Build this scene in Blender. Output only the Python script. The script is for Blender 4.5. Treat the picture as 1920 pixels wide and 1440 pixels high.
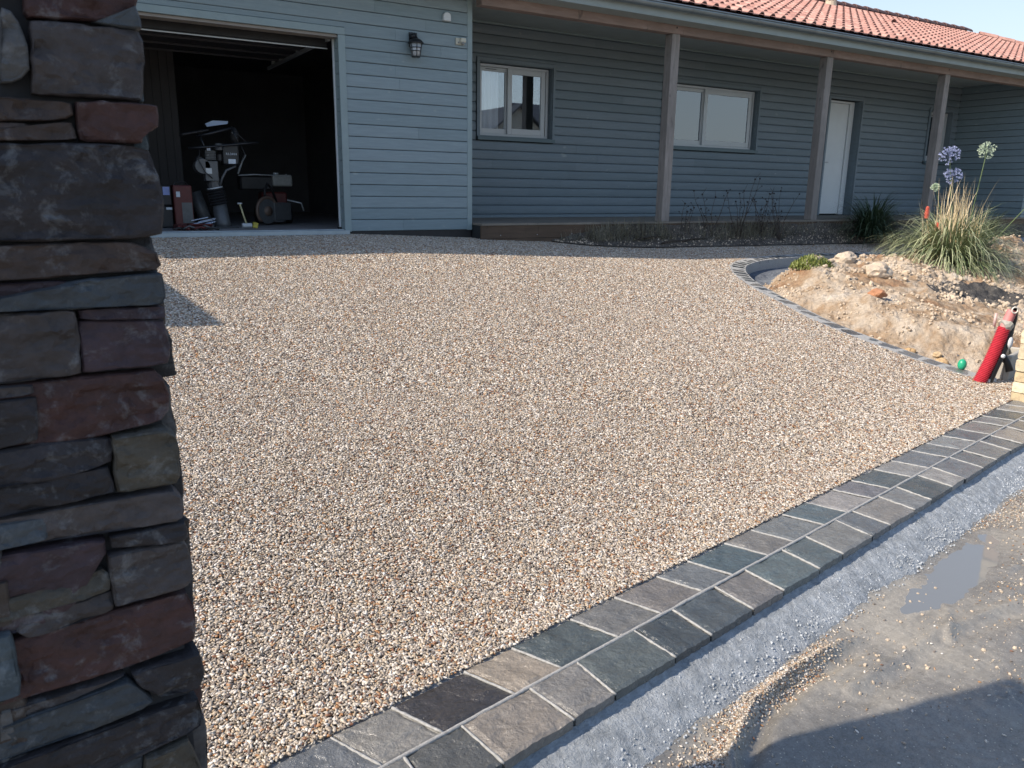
import bpy, bmesh, math, random
import numpy as np
from mathutils import Vector, Matrix, noise as MN
from mathutils.geometry import delaunay_2d_cdt
R_ = math.radians
for o in list(bpy.data.objects): bpy.data.objects.remove(o)
scene = bpy.context.scene
COL = scene.collection
random.seed(7)

# ---------------------------------------------------------------- camera
cd = bpy.data.cameras.new("camera"); cam = bpy.data.objects.new("camera", cd); COL.objects.link(cam)
yaw, pit, rol = .5411, .2458, -.0142
fw = Vector((math.sin(yaw)*math.cos(pit), math.cos(yaw)*math.cos(pit), -math.sin(pit)))
rt = Vector((math.cos(yaw), -math.sin(yaw), 0)); dn = fw.cross(rt)
c_, s_ = math.cos(rol), math.sin(rol)
rx = rt*c_ + dn*s_; dx = dn*c_ - rt*s_
m = Matrix(((rx.x, -dx.x, -fw.x), (rx.y, -dx.y, -fw.y), (rx.z, -dx.z, -fw.z))).to_4x4()
m.translation = Vector((-4.6907, -8.8875, .5031)); cam.matrix_world = m
cd.sensor_width = 36; cd.lens = 1452.8/1920*36; cd.clip_start = .05; cd.clip_end = 2000
cd.dof.use_dof = True; cd.dof.focus_distance = 5.5; cd.dof.aperture_fstop = 16.0
scene.camera = cam
# ---------------------------------------------------------------- light
SUN_AZ, SUN_EL = 11.0, 40.0       # degrees behind the facade line, above the horizon
w = bpy.data.worlds.new("World"); scene.world = w; w.use_nodes = True
nt = w.node_tree; nt.nodes.clear()
sky = nt.nodes.new('ShaderNodeTexSky'); sky.sky_type = 'NISHITA'; sky.sun_disc = False
sky.sun_elevation = R_(SUN_EL); sky.sun_rotation = R_(270+SUN_AZ)
sky.air_density = 1.1; sky.dust_density = 1.0; sky.ozone_density = 2.2
bg = nt.nodes.new('ShaderNodeBackground'); bg.inputs[1].default_value = .15
wo = nt.nodes.new('ShaderNodeOutputWorld'); 
# pale haze towards the horizon, all the way round
tc_ = nt.nodes.new('ShaderNodeTexCoord'); sx_ = nt.nodes.new('ShaderNodeSeparateXYZ'); nt.links.new(tc_.outputs['Generated'], sx_.inputs[0])
mr_ = nt.nodes.new('ShaderNodeMapRange'); mr_.interpolation_type = 'SMOOTHSTEP'; mr_.inputs[1].default_value = .0; mr_.inputs[2].default_value = .48; mr_.inputs[3].default_value = .85; mr_.inputs[4].default_value = .0
nt.links.new(sx_.outputs['Z'], mr_.inputs[0]); mx_ = nt.nodes.new('ShaderNodeMix'); mx_.data_type = 'RGBA'
nt.links.new(mr_.outputs[0], mx_.inputs[0]); nt.links.new(sky.outputs[0], mx_.inputs[6]); mx_.inputs[7].default_value = (4.3, 4.9, 5.4, 1)
nt.links.new(mx_.outputs[2], bg.inputs[0]); nt.links.new(bg.outputs[0], wo.inputs[0])
sl = bpy.data.lights.new("sun", 'SUN'); sl.energy = 4.9; sl.angle = R_(.55); sl.color = (1.0, .87, .72)
so = bpy.data.objects.new("sun", sl); COL.objects.link(so)
sd = Vector((-math.cos(R_(SUN_AZ))*math.cos(R_(SUN_EL)), math.sin(R_(SUN_AZ))*math.cos(R_(SUN_EL)), math.sin(R_(SUN_EL))))
so.rotation_euler = sd.to_track_quat('Z', 'Y').to_euler(); so.location = sd*30
vs = scene.view_settings; vs.view_transform = 'Standard'; vs.look = 'None'; vs.gamma = 1; vs.use_curve_mapping = False
vs.exposure = 0.40
scene.render.resolution_x = 1024; scene.render.resolution_y = 768

# ---------------------------------------------------------------- helpers
def tag(o, label=None, cat=None, group=None, kind=None):
    if label: o['label'] = label
    if cat: o['category'] = cat
    if group: o['group'] = group
    if kind: o['kind'] = kind
    return o
def empty(name, loc=(0,0,0), rz=0, **k):
    o = bpy.data.objects.new(name, None); COL.objects.link(o); o.location = loc; o.rotation_euler = (0,0,rz)
    o.empty_display_size = .1
    return tag(o, **k)
def link(name, me, mat, parent=None, smooth=False, color=None):
    if mat and not me.materials: me.materials.append(mat)
    if smooth:
        for p in me.polygons: p.use_smooth = True
    o = bpy.data.objects.new(name, me); COL.objects.link(o)
    if parent: o.parent = parent
    if color: o.color = (*color, 1)
    return o
def pyd(name, V, F, mat, parent=None, smooth=False, color=None):
    me = bpy.data.meshes.new(name); me.from_pydata([tuple(v) for v in V], [], [tuple(f) for f in F]); me.update()
    return link(name, me, mat, parent, smooth, color)
class MB:
    def __init__(s): s.V = []; s.F = []
    def add(s, V, F):
        n = len(s.V); s.V += [tuple(v) for v in V]; s.F += [tuple(i+n for i in f) for f in F]; return s
    def box(s, x0, x1, y0, y1, z0, z1, M=None):
        V = [Vector(p) for p in ((x0,y0,z0),(x1,y0,z0),(x1,y1,z0),(x0,y1,z0),(x0,y0,z1),(x1,y0,z1),(x1,y1,z1),(x0,y1,z1))]
        if M: V = [M @ v for v in V]
        return s.add(V, [(3,2,1,0),(4,5,6,7),(0,1,5,4),(1,2,6,5),(2,3,7,6),(3,0,4,7)])
    def tube(s, P, rad, n=8, cap=True):
        P = [Vector(p) for p in P]; N = len(P)
        if not hasattr(rad, '__len__'): rad = [rad]*N
        V = []; F = []; up = None
        for i, p in enumerate(P):
            t = (P[min(i+1, N-1)] - P[max(i-1, 0)]).normalized()
            if up is None:
                up = Vector((0,0,1)) if abs(t.z) < .9 else Vector((1,0,0))
            a = t.cross(up).normalized(); b = a.cross(t).normalized(); up = b
            for k in range(n):
                q = 2*math.pi*k/n; V.append(p + (a*math.cos(q) + b*math.sin(q))*rad[i])
        for i in range(N-1):
            for k in range(n):
                F.append((i*n+k, i*n+(k+1) % n, (i+1)*n+(k+1) % n, (i+1)*n+k))
        if cap: F.append(tuple(range(n))[::-1]); F.append(tuple((N-1)*n+k for k in range(n)))
        return s.add(V, F)
    def prism(s, P, y0, y1, M=None):      # polygon in (x, z) extruded along y
        n = len(P); V = [Vector((x,y0,z)) for x, z in P] + [Vector((x,y1,z)) for x, z in P]
        if M: V = [M @ v for v in V]
        return s.add(V, [tuple(range(n)), tuple(range(2*n-1, n-1, -1))] + [((i+1) % n, i, n+i, n+(i+1) % n) for i in range(n)])
    def ball(s, c, r, n=8, m_=5, sc=(1,1,1)):
        V = []; F = []
        for j in range(m_+1):
            a = math.pi*j/m_
            for k in range(n):
                b = 2*math.pi*k/n
                V.append((c[0]+r*sc[0]*math.sin(a)*math.cos(b), c[1]+r*sc[1]*math.sin(a)*math.sin(b), c[2]+r*sc[2]*math.cos(a)))
        for j in range(m_):
            for k in range(n): F.append((j*n+k, (j+1)*n+k, (j+1)*n+(k+1) % n, j*n+(k+1) % n))
        return s.add(V, F)
    def build(s, name, mat, parent=None, smooth=False, color=None):
        return pyd(name, s.V, s.F, mat, parent, smooth, color)
def bevel(o, wdt=.004, seg=1):
    b = o.modifiers.new('bevel', 'BEVEL'); b.width = wdt; b.segments = seg; b.limit_method = 'ANGLE'; b.angle_limit = R_(35)
    return o
def fbm(x, y, z=0., o=4):
    a = 1.; t = 0.; f = 1.
    for _ in range(o):
        t += a*MN.noise(Vector((x*f, y*f, z+_*7.3))); a *= .5; f *= 2.03
    return t
def sstep(a, b, x):
    t = min(max((x-a)/(b-a), 0), 1); return t*t*(3-2*t)

# ---------------------------------------------------------------- materials
def newmat(name):
    mt = bpy.data.materials.new(name); mt.use_nodes = True; t = mt.node_tree
    return mt, t, t.nodes['Principled BSDF']
def N(t, typ, **k):
    n = t.nodes.new(typ)
    for a, b in k.items():
        if a.startswith('i_'):
            key = a[2:]; key = int(key) if key.isdigit() else key.replace('_', ' ')
            n.inputs[key].default_value = b
        else: setattr(n, a, b)
    return n
def coords(t, scale=(1,1,1), world=True):
    mp = N(t, 'ShaderNodeMapping'); mp.inputs['Scale'].default_value = scale
    if world: g = N(t, 'ShaderNodeNewGeometry'); t.links.new(g.outputs['Position'], mp.inputs[0])
    else: g = N(t, 'ShaderNodeTexCoord'); t.links.new(g.outputs['Object'], mp.inputs[0])
    return mp.outputs[0]
def ramp(t, src, stops, interp='LINEAR'):
    r = N(t, 'ShaderNodeValToRGB'); r.color_ramp.interpolation = interp
    e = r.color_ramp.elements
    while len(e) < len(stops): e.new(.5)
    for i, (p, c) in enumerate(stops):
        e[i].position = p; e[i].color = (*c, 1) if len(c) == 3 else c
    t.links.new(src, r.inputs[0]); return r.outputs[0]
def noise_(t, vec, scale, detail=4, rough=.6, dist=0):
    n = N(t, 'ShaderNodeTexNoise'); n.inputs['Scale'].default_value = scale; n.inputs['Detail'].default_value = detail
    n.inputs['Roughness'].default_value = rough; n.inputs['Distortion'].default_value = dist
    t.links.new(vec, n.inputs['Vector']); return n.outputs['Fac']
def mix(t, a, b, f, mode='MIX'):
    n = N(t, 'ShaderNodeMix', data_type='RGBA', blend_type=mode)
    for sock, v in ((0, f), (6, a), (7, b)):
        if isinstance(v, (int, float)): n.inputs[sock].default_value = v
        elif isinstance(v, tuple): n.inputs[sock].default_value = (*v, 1) if len(v) == 3 else v
        else: t.links.new(v, n.inputs[sock])
    return n.outputs[2]
def bump(t, bsdf, h, strength=.4, dist=.01):
    b = N(t, 'ShaderNodeBump'); b.inputs['Strength'].default_value = strength; b.inputs['Distance'].default_value = dist
    t.links.new(h, b.inputs['Height']); t.links.new(b.outputs[0], bsdf.inputs['Normal'])
def math_(t, op, a, b=0.):
    n = N(t, 'ShaderNodeMath', operation=op)
    for i, v in enumerate((a, b)):
        if isinstance(v, (int, float)): n.inputs[i].default_value = v
        else: t.links.new(v, n.inputs[i])
    return n.outputs[0]
def simple(name, col, rough=.6, metal=0, var=.15, nscale=20, bstr=.15, bd=.004, world=False):
    mt, t, p = newmat(name); v = coords(t, world=world); n = noise_(t, v, nscale)
    c = ramp(t, n, [(.25, tuple(x*(1-var) for x in col)), (.75, tuple(min(1, x*(1+var)) for x in col))])
    t.links.new(c, p.inputs['Base Color']); p.inputs['Roughness'].default_value = rough; p.inputs['Metallic'].default_value = metal
    if bstr: bump(t, p, noise_(t, v, nscale*3), bstr, bd)
    return mt
M = {}
def siding(name, col):
    mt, t, p = newmat(name)
    v = coords(t, (1.2, 3, 16)); n = noise_(t, v, 2.2, 6, .65)
    g = noise_(t, coords(t, (4, 20, 160)), 2.0, 3, .6)
    k = noise_(t, coords(t, (1, 1, 1.6)), 7, 2, .5)
    oi = N(t, 'ShaderNodeObjectInfo')
    c = ramp(t, n, [(.2, tuple(x*.86 for x in col)), (.55, col), (.85, tuple(x*1.16 for x in col))])
    rn = ramp(t, oi.outputs['Random'], [(0, (.90, .92, .92)), (1, (1.07, 1.05, 1.05))])
    c = mix(t, c, rn, 1., 'MULTIPLY')
    c = mix(t, c, (.45, .50, .47), ramp(t, k, [(.70, (0,0,0)), (.80, (.35,.35,.35))]))
    gr = ramp(t, g, [(.3, (.88,.88,.88)), (.7, (1.06,1.06,1.06))]); c = mix(t, c, gr, 1., 'MULTIPLY')
    t.links.new(c, p.inputs['Base Color']); p.inputs['Roughness'].default_value = .55
    bump(t, p, g, .25, .002); return mt
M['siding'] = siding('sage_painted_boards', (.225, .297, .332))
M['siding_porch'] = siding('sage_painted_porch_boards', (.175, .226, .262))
M['trim'] = simple('sage_painted_trim', (.24, .312, .33), .5, 0, .08, 6, .1, .001)
M['backing'] = simple('dark_wall_membrane', (.02, .025, .027), .9)
M['render'] = simple('cream_render', (.42, .40, .35), .9, 0, .1, 9)
def wood(name, col, col2, sc=(9, 9, 1.2)):
    mt, t, p = newmat(name); v = coords(t, sc)
    n = noise_(t, v, 3.2, 8, .7, .6); k = noise_(t, coords(t, (1,1,.35)), 11, 2, .5)
    s = noise_(t, coords(t, (.8,.8,.8)), 1.7, 3)
    c = ramp(t, n, [(.3, col2), (.65, col)])
    c = mix(t, c, tuple(x*.30 for x in col2), ramp(t, k, [(.67, (0,0,0)), (.73, (.8,.8,.8))]))
    c = mix(t, c, tuple(x*.6 for x in col), ramp(t, s, [(.45, (0,0,0)), (.7, (.7,.7,.7))]))
    t.links.new(c, p.inputs['Base Color']); p.inputs['Roughness'].default_value = .75; bump(t, p, n, .4, .003); return mt
M['post'] = wood('weathered_pine', (.31, .285, .265), (.18, .16, .148))
M['beam'] = wood('weathered_pine_beam', (.32, .25, .225), (.22, .155, .135), (1.2, 9, 9))
M['deckfascia'] = wood('reddish_deck_board', (.13, .085, .055), (.07, .045, .03), (1.2, 9, 9))
M['decktop'] = wood('grey_deck_board', (.27, .24, .20), (.16, .14, .12), (1.2, 9, 9))
M['soffit'] = simple('painted_soffit', (.30, .36, .37), .6, 0, .06, 5, .1, .001, True)
M['zinc'] = simple('zinc_gutter', (.22, .27, .31), .38, .55, .12, 5, .05, .002, True)
def tilemat():
    mt, t, p = newmat('terracotta_tile'); oi = N(t, 'ShaderNodeObjectInfo')
    n = noise_(t, coords(t, (1,1,1)), 9, 5); v = N(t, 'ShaderNodeTexVoronoi'); v.inputs['Scale'].default_value = 4.3
    t.links.new(coords(t), v.inputs['Vector'])
    c = ramp(t, n, [(.25, (.31,.155,.125)), (.5, (.46,.26,.215)), (.8, (.58,.40,.345))])
    c = mix(t, c, ramp(t, oi.outputs['Random'], [(0, (.78,.72,.72)), (1, (1.12,1.12,1.1))]), 1., 'MULTIPLY')
    t.links.new(c, p.inputs['Base Color']); p.inputs['Roughness'].default_value = .72; bump(t, p, n, .2, .004); return mt
M['tile'] = tilemat()
M['ridge'] = simple('weathered_ridge_tile', (.17, .10, .09), .8, 0, .3, 9)
M['white'] = simple('white_lacquer', (.62, .66, .68), .35, 0, .04, 4, 0)
M['alu'] = simple('silver_window_frame', (.47, .50, .52), .35, .1, .05, 4, 0)
M['dark'] = simple('dark_rubber', (.018, .018, .02), .55, 0, .3, 12)
M['black'] = simple('black_metal', (.02, .022, .026), .35, .3, .2, 10, .05)
M['curtain'] = simple('net_curtain', (.80, .80, .82), .9, 0, .05, 3, 0)
def glass():
    mt, t, p = newmat('window_glass'); t.nodes.remove(p); o = t.nodes['Material Output']
    g = N(t, 'ShaderNodeBsdfGlossy'); g.inputs['Roughness'].default_value = .0; g.inputs['Color'].default_value = (.9,.95,1,1)
    tr = N(t, 'ShaderNodeBsdfTransparent'); tr.inputs['Color'].default_value = (.94,.97,.98,1)
    f = N(t, 'ShaderNodeFresnel'); f.inputs['IOR'].default_value = 1.5
    mm = N(t, 'ShaderNodeMapRange'); mm.inputs[3].default_value = .15; mm.inputs[4].default_value = 1.
    t.links.new(f.outputs[0], mm.inputs[0])
    m_ = N(t, 'ShaderNodeMixShader'); t.links.new(mm.outputs[0], m_.inputs[0]); t.links.new(tr.outputs[0], m_.inputs[1]); t.links.new(g.outputs[0], m_.inputs[2])
    t.links.new(m_.outputs[0], o.inputs[0]); return mt
M['glass'] = glass()
def objcol(name, rough=.75, var=.35, nscale=9, bstr=.6, bd=.006, spec=.5, streak=(1,1,1), flecks=0):
    mt, t, p = newmat(name); oi = N(t, 'ShaderNodeObjectInfo'); v = coords(t, streak)
    n = noise_(t, v, nscale, 7, .65, .3); n2 = noise_(t, coords(t), nscale*5, 4, .7)
    c = mix(t, oi.outputs['Color'], ramp(t, n, [(.25, (1-var,)*3), (.75, (1+var,)*3)]), 1., 'MULTIPLY')
    c = mix(t, c, ramp(t, n2, [(.3, (.82,)*3), (.75, (1.18,)*3)]), 1., 'MULTIPLY')
    if flecks: c = mix(t, c, (.38,.40,.42), ramp(t, noise_(t, coords(t), 26, 6, .75, .4), [(.54, (0,0,0)), (.70, (flecks,)*3)]))
    t.links.new(c, p.inputs['Base Color'])
    r = ramp(t, n, [(.2, (rough-.15,)*3), (.8, (rough+.12,)*3)]); t.links.new(r, p.inputs['Roughness'])
    p.inputs['Specular IOR Level'].default_value = spec
    h = math_(t, 'ADD', math_(t, 'MULTIPLY', n, .8), math_(t, 'MULTIPLY', n2, .35)); bump(t, p, h, bstr, bd); return mt
M['stone'] = objcol('split_slate_stone', .72, .42, 15, .8, .006, .35, (1,1,1.8), .26)
M['paver'] = objcol('riven_sandstone', .24, .24, 12, 1.0, .016, .9)
M['yellowstone'] = objcol('sun_tinted_yellow_stone', .8, .2, 8, .6, .006)
M['rock'] = objcol('field_rock', .9, .25, 9, .8, .01, .2)
M['paint'] = objcol('painted_part', .45, .12, 8, .08, .002, .5)
M['mortar'] = simple('sandy_mortar', (.36, .365, .36), .9, 0, .3, 90, .9, .004, True)
M['core'] = simple('pillar_core_mortar', (.03, .03, .033), .95, 0, .3, 40)
M['threshold'] = simple('galvanised_threshold', (.33, .40, .46), .35, .5, .12, 8, .05, .001, True)
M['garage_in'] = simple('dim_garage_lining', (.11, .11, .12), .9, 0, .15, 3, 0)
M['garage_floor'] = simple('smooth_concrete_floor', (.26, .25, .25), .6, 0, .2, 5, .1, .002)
def gravelmat():
    mt, t, p = newmat('resin_bound_gravel_base'); v = N(t, 'ShaderNodeTexVoronoi'); v.inputs['Scale'].default_value = 85
    t.links.new(coords(t), v.inputs['Vector']); sep = N(t, 'ShaderNodeSeparateColor'); t.links.new(v.outputs['Color'], sep.inputs[0])
    c = ramp(t, sep.outputs[0], [(0,(.22,.18,.14)),(.15,(.40,.345,.28)),(.45,(.50,.44,.37)),(.62,(.28,.24,.21)),(.75,(.60,.55,.48)),(.9,(.38,.24,.14))], 'CONSTANT')
    c = mix(t, c, (.08,.07,.06), ramp(t, v.outputs['Distance'], [(.3,(0,0,0)),(.6,(.8,.8,.8))]))
    t.links.new(c, p.inputs['Base Color']); p.inputs['Roughness'].default_value = .6; bump(t, p, v.outputs['Distance'], .8, -.006); return mt
M['gravel'] = gravelmat()
def pebmat():
    mt, t, p = newmat('river_pebble'); oi = N(t, 'ShaderNodeObjectInfo')
    c = ramp(t, oi.outputs['Random'], [(0,(.39,.33,.26)),(.20,(.51,.46,.39)),(.38,(.29,.245,.20)),(.54,(.64,.585,.52)),(.67,(.16,.135,.12)),(.76,(.46,.365,.255)),(.87,(.35,.19,.09)),(.93,(.20,.095,.055)),(.965,(.72,.69,.64))], 'CONSTANT')
    n = noise_(t, coords(t), 260, 2); c = mix(t, c, ramp(t, n, [(.3,(.8,)*3),(.7,(1.15,)*3)]), 1., 'MULTIPLY')
    t.links.new(c, p.inputs['Base Color']); p.inputs['Roughness'].default_value = .38; p.inputs['Specular IOR Level'].default_value = .5; return mt
M['pebble'] = pebmat()
def mudmat():
    mt, t, p = newmat('wet_mud'); v = coords(t)
    a = noise_(t, v, 1.6, 5, .6, .4); b = noise_(t, v, 30, 6, .7); g = noise_(t, v, 170, 3, .7)
    c = ramp(t, a, [(.3, (.12,.118,.11)), (.5, (.20,.192,.175)), (.68, (.31,.29,.25))])
    c = mix(t, c, ramp(t, b, [(.3,(.75,)*3),(.7,(1.2,)*3)]), 1., 'MULTIPLY')
    c = mix(t, c, ramp(t, g, [(.3,(.8,)*3),(.7,(1.2,)*3)]), 1., 'MULTIPLY')
    vo = N(t, 'ShaderNodeTexVoronoi'); vo.inputs['Scale'].default_value = 60; t.links.new(v, vo.inputs['Vector'])
    c = mix(t, c, (.50,.45,.37), ramp(t, vo.outputs['Distance'], [(.10,(.9,)*3),(.16,(0,0,0))]))
    t.links.new(c, p.inputs['Base Color'])
    t.links.new(ramp(t, a, [(.36, (.10,)*3), (.50, (.20,)*3), (.66, (.48,)*3)]), p.inputs['Roughness'])
    h = math_(t, 'ADD', b, math_(t, 'MULTIPLY', g, .35)); bump(t, p, h, .7, .007); p.inputs['Specular IOR Level'].default_value = .8; return mt
M['mud'] = mudmat()
def soilmat(name, stops, sc=2.2, bs=.9):
    mt, t, p = newmat(name); v = coords(t); a = noise_(t, v, sc, 6, .62, .3); b = noise_(t, v, 26, 6, .75)
    c = ramp(t, a, stops); c = mix(t, c, ramp(t, b, [(.3,(.66,)*3),(.7,(1.22,)*3)]), 1., 'MULTIPLY')
    t.links.new(c, p.inputs['Base Color']); p.inputs['Roughness'].default_value = .95; p.inputs['Specular IOR Level'].default_value = .15
    h = math_(t, 'ADD', b, math_(t, 'MULTIPLY', noise_(t, v, 90, 5, .75), .5)); bump(t, p, h, bs, .03); return mt
M['soil'] = soilmat('dry_clay_soil', [(.30,(.33,.19,.11)),(.44,(.38,.28,.19)),(.54,(.51,.43,.34)),(.68,(.62,.56,.48))])
M['fabric'] = soilmat('dark_weed_fabric_soil', [(.35,(.06,.06,.062)),(.6,(.12,.115,.11)),(.68,(.42,.37,.30))], 9, .9)
M['bedsoil'] = soilmat('dark_bed_soil', [(.3,(.085,.075,.065)),(.6,(.17,.15,.13))], 6, 1.)
M['concrete'] = soilmat('fresh_shade_blue_concrete', [(.3,(.29,.325,.36)),(.6,(.43,.47,.51))], 14, .8)  # light blue of sky-lit shade is put into the concrete colour
M['darkconcrete'] = soilmat('dark_bluegrey_concrete', [(.3,(.10,.115,.14)),(.6,(.16,.18,.21))], 5, .5)  # darker blue-grey concrete along the inside of the kerb
M['crumb'] = simple('concrete_crumb', (.40, .435, .47), .95, 0, .25, 60, .5, .003, True)  # crumbs carry the same blue shade tint as the haunch
M['clod'] = simple('clay_clod', (.47, .39, .30), .95, 0, .35, 3, .5, .01, True)
M['groundfar'] = soilmat('distant_ground', [(.3,(.12,.13,.06)),(.6,(.20,.18,.11))], .2, .3)
def leafmat(name, a, b, sc=3, trans=.0):
    mt, t, p = newmat(name); n = noise_(t, coords(t), sc, 3); at = N(t, 'ShaderNodeAttribute', attribute_name='tone')
    c = ramp(t, at.outputs['Fac'], [(0, a), (1, b)]); c = mix(t, c, ramp(t, n, [(.3,(.75,)*3),(.7,(1.25,)*3)]), 1., 'MULTIPLY')
    t.links.new(c, p.inputs['Base Color']); p.inputs['Roughness'].default_value = .5; return mt
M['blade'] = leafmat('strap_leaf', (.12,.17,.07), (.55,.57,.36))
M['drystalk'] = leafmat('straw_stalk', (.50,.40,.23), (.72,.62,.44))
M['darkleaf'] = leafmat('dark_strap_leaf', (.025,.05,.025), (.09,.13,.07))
M['twig'] = simple('dead_twig', (.06, .048, .04), .9, 0, .3, 10, 0)
M['weed'] = leafmat('dry_weed', (.12,.115,.08), (.34,.31,.23))
STONES= [('grey', [(-0.12, 0.693), (-0.1, 0.696), (-0.102, 0.681), (-0.105, 0.67), (-0.123, 0.672)]), ('red', [(-0.098, 0.696), (0.002, 0.711), (0.001, 0.695), (-0.005, 0.674), (-0.048, 0.669), (-0.1, 0.664), (-0.102, 0.67)]), ('blue', [(-0.009, 0.675), (-0.001, 0.689), (0.004, 0.665), (-0.045, 0.666)]), ('light', [(-0.123, 0.669), (-0.115, 0.667), (-0.106, 0.646), (-0.105, 0.615), (-0.113, 0.606), (-0.132, 0.6)]), ('grey', [(-0.099, 0.661), (0.001, 0.663), (0.004, 0.642), (-0.003, 0.593), (-0.023, 0.594), (-0.105, 0.592)]), ('brown', [(-0.134, 0.586), (-0.072, 0.585), (-0.071, 0.572), (-0.089, 0.566), (-0.136, 0.562)]), ('brown', [(-0.137, 0.56), (-0.109, 0.562), (-0.117, 0.552), (-0.127, 0.544), (-0.139, 0.541)]), ('brown', [(-0.106, 0.561), (-0.073, 0.566), (-0.071, 0.548), (-0.124, 0.539), (-0.129, 0.54)]), ('red', [(-0.067, 0.587), (0.012, 0.588), (0.011, 0.565), (-0.005, 0.558), (-0.007, 0.548), (-0.066, 0.548)]), ('dark', [(-0.14, 0.535), (-0.067, 0.544), (-0.001, 0.543), (0.005, 0.512), (0.01, 0.483), (0.005, 0.447), (-0.029, 0.444), (-0.151, 0.445)]), ('brown', [(-0.152, 0.439), (-0.03, 0.44), (-0.003, 0.429), (0.001, 0.411), (-0.005, 0.408), (-0.087, 0.406), (-0.156, 0.402)]), ('purple', [(-0.157, 0.4), (-0.095, 0.4), (-0.112, 0.381), (-0.116, 0.378), (-0.16, 0.373)]), ('blue', [(-0.112, 0.379), (-0.087, 0.399), (0.001, 0.405), (0.001, 0.376), (-0.003, 0.368), (-0.111, 0.374)]), ('purple', [(-0.088, 0.368), (0.0, 0.365), (-0.001, 0.351), (-0.088, 0.357)]), ('grey', [(-0.16, 0.37), (-0.091, 0.368), (-0.093, 0.296), (-0.169, 0.295)]), ('purple', [(-0.089, 0.355), (-0.001, 0.349), (0.001, 0.326), (0.003, 0.316), (-0.002, 0.297), (-0.092, 0.297)]), ('grey', [(-0.17, 0.292), (-0.14, 0.291), (-0.141, 0.281), (-0.172, 0.279)]), ('dark', [(-0.172, 0.276), (-0.14, 0.277), (-0.144, 0.228), (-0.164, 0.222), (-0.179, 0.221)]), ('red', [(-0.136, 0.285), (-0.123, 0.291), (-0.018, 0.291), (-0.007, 0.281), (-0.005, 0.258), (-0.005, 0.239), (-0.015, 0.229), (-0.071, 0.223), (-0.112, 0.219), (-0.141, 0.225)]), ('dark', [(-0.179, 0.216), (-0.143, 0.222), (-0.074, 0.218), (-0.074, 0.188), (-0.122, 0.182), (-0.183, 0.184)]), ('olive', [(-0.069, 0.218), (-0.013, 0.219), (-0.002, 0.211), (-0.001, 0.158), (-0.007, 0.148), (-0.071, 0.15)]), ('dark', [(-0.184, 0.181), (-0.122, 0.179), (-0.078, 0.185), (-0.074, 0.153), (-0.142, 0.148), (-0.188, 0.147)]), ('grey', [(-0.139, 0.144), (-0.011, 0.141), (-0.002, 0.13), (-0.002, 0.102), (-0.008, 0.099), (-0.143, 0.111)]), ('blue', [(-0.189, 0.14), (-0.147, 0.137), (-0.147, 0.111), (-0.193, 0.108)]), ('dark', [(-0.084, 0.096), (-0.002, 0.095), (0.002, 0.074), (-0.004, 0.07), (-0.083, 0.08)]), ('grey', [(-0.089, 0.072), (-0.005, 0.068), (0.002, 0.049), (0.004, 0.015), (-0.003, 0.003), (-0.087, 0.003)]), ('purple', [(-0.193, 0.104), (-0.09, 0.096), (-0.09, 0.073), (-0.133, 0.06), (-0.147, 0.052), (-0.134, 0.006), (-0.206, 0.003)]), ('olive', [(-0.133, 0.048), (-0.097, 0.056), (-0.089, 0.042), (-0.092, 0.027), (-0.128, 0.024)]), ('grey', [(-0.129, 0.02), (-0.091, 0.023), (-0.09, -0.001), (-0.12, -0.007), (-0.13, 0.005)]), ('red', [(-0.207, -0.007), (-0.137, -0.005), (-0.004, -0.004), (0.002, -0.031), (-0.0, -0.075), (-0.087, -0.082), (-0.216, -0.077)]), ('dark', [(-0.08, -0.091), (0.002, -0.09), (0.006, -0.125), (-0.002, -0.145), (-0.048, -0.138), (-0.07, -0.114)]), ('grey', [(-0.202, -0.087), (-0.135, -0.089), (-0.086, -0.09), (-0.154, -0.1), (-0.201, -0.107)]), ('blue', [(-0.201, -0.111), (-0.085, -0.097), (-0.058, -0.138), (-0.112, -0.149), (-0.203, -0.15)]), ('light', [(-0.217, -0.085), (-0.206, -0.086), (-0.206, -0.145), (-0.217, -0.157), (-0.227, -0.166)]), ('dark', [(-0.209, -0.156), (-0.056, -0.156), (-0.003, -0.157), (-0.004, -0.203), (-0.021, -0.206), (-0.117, -0.205), (-0.149, -0.223), (-0.219, -0.189)]), ('olive', [(-0.074, -0.217), (-0.022, -0.214), (-0.009, -0.27), (-0.006, -0.316), (-0.085, -0.275)]), ('blue', [(-0.115, -0.213), (-0.077, -0.213), (-0.088, -0.274), (-0.134, -0.25)])]

# ---------------------------------------------------------------- ground levels
def Yb(X): return -7.05+.187*(X+4.33)
KU = [-.5,0,.25,.5,.75,.9,1.0,1.3]; KZ = [-1.0,-1.0,-.745,-.46,-.19,-.07,-.03,-.03]
_h = [KU[i+1]-KU[i] for i in range(7)]; _d = [(KZ[i+1]-KZ[i])/_h[i] for i in range(7)]
_m = [0]+[0 if _d[i-1]*_d[i] <= 0 else 2*_d[i-1]*_d[i]/(_d[i-1]+_d[i]) for i in range(1, 7)]+[0]
def pch(x):
    x = min(max(x, KU[0]), KU[-1]); i = 0
    while i < 6 and x > KU[i+1]: i += 1
    t = (x-KU[i])/_h[i]
    return (2*t**3-3*t*t+1)*KZ[i]+(t**3-2*t*t+t)*_h[i]*_m[i]+(-2*t**3+3*t*t)*KZ[i+1]+(t**3-t*t)*_h[i]*_m[i+1]
def gz(X, Y):
    yb = Yb(X); u = (Y-yb)/(-yb) if yb < -.5 else 1
    s = min(max(X+1.5, 0), 12); c = .047*min(s, 4)+.012*max(s-4, 0)
    w_ = min(max(u, 0), 1); w_ = w_*w_*(3-2*w_)
    return pch(u)-c*w_
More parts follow.
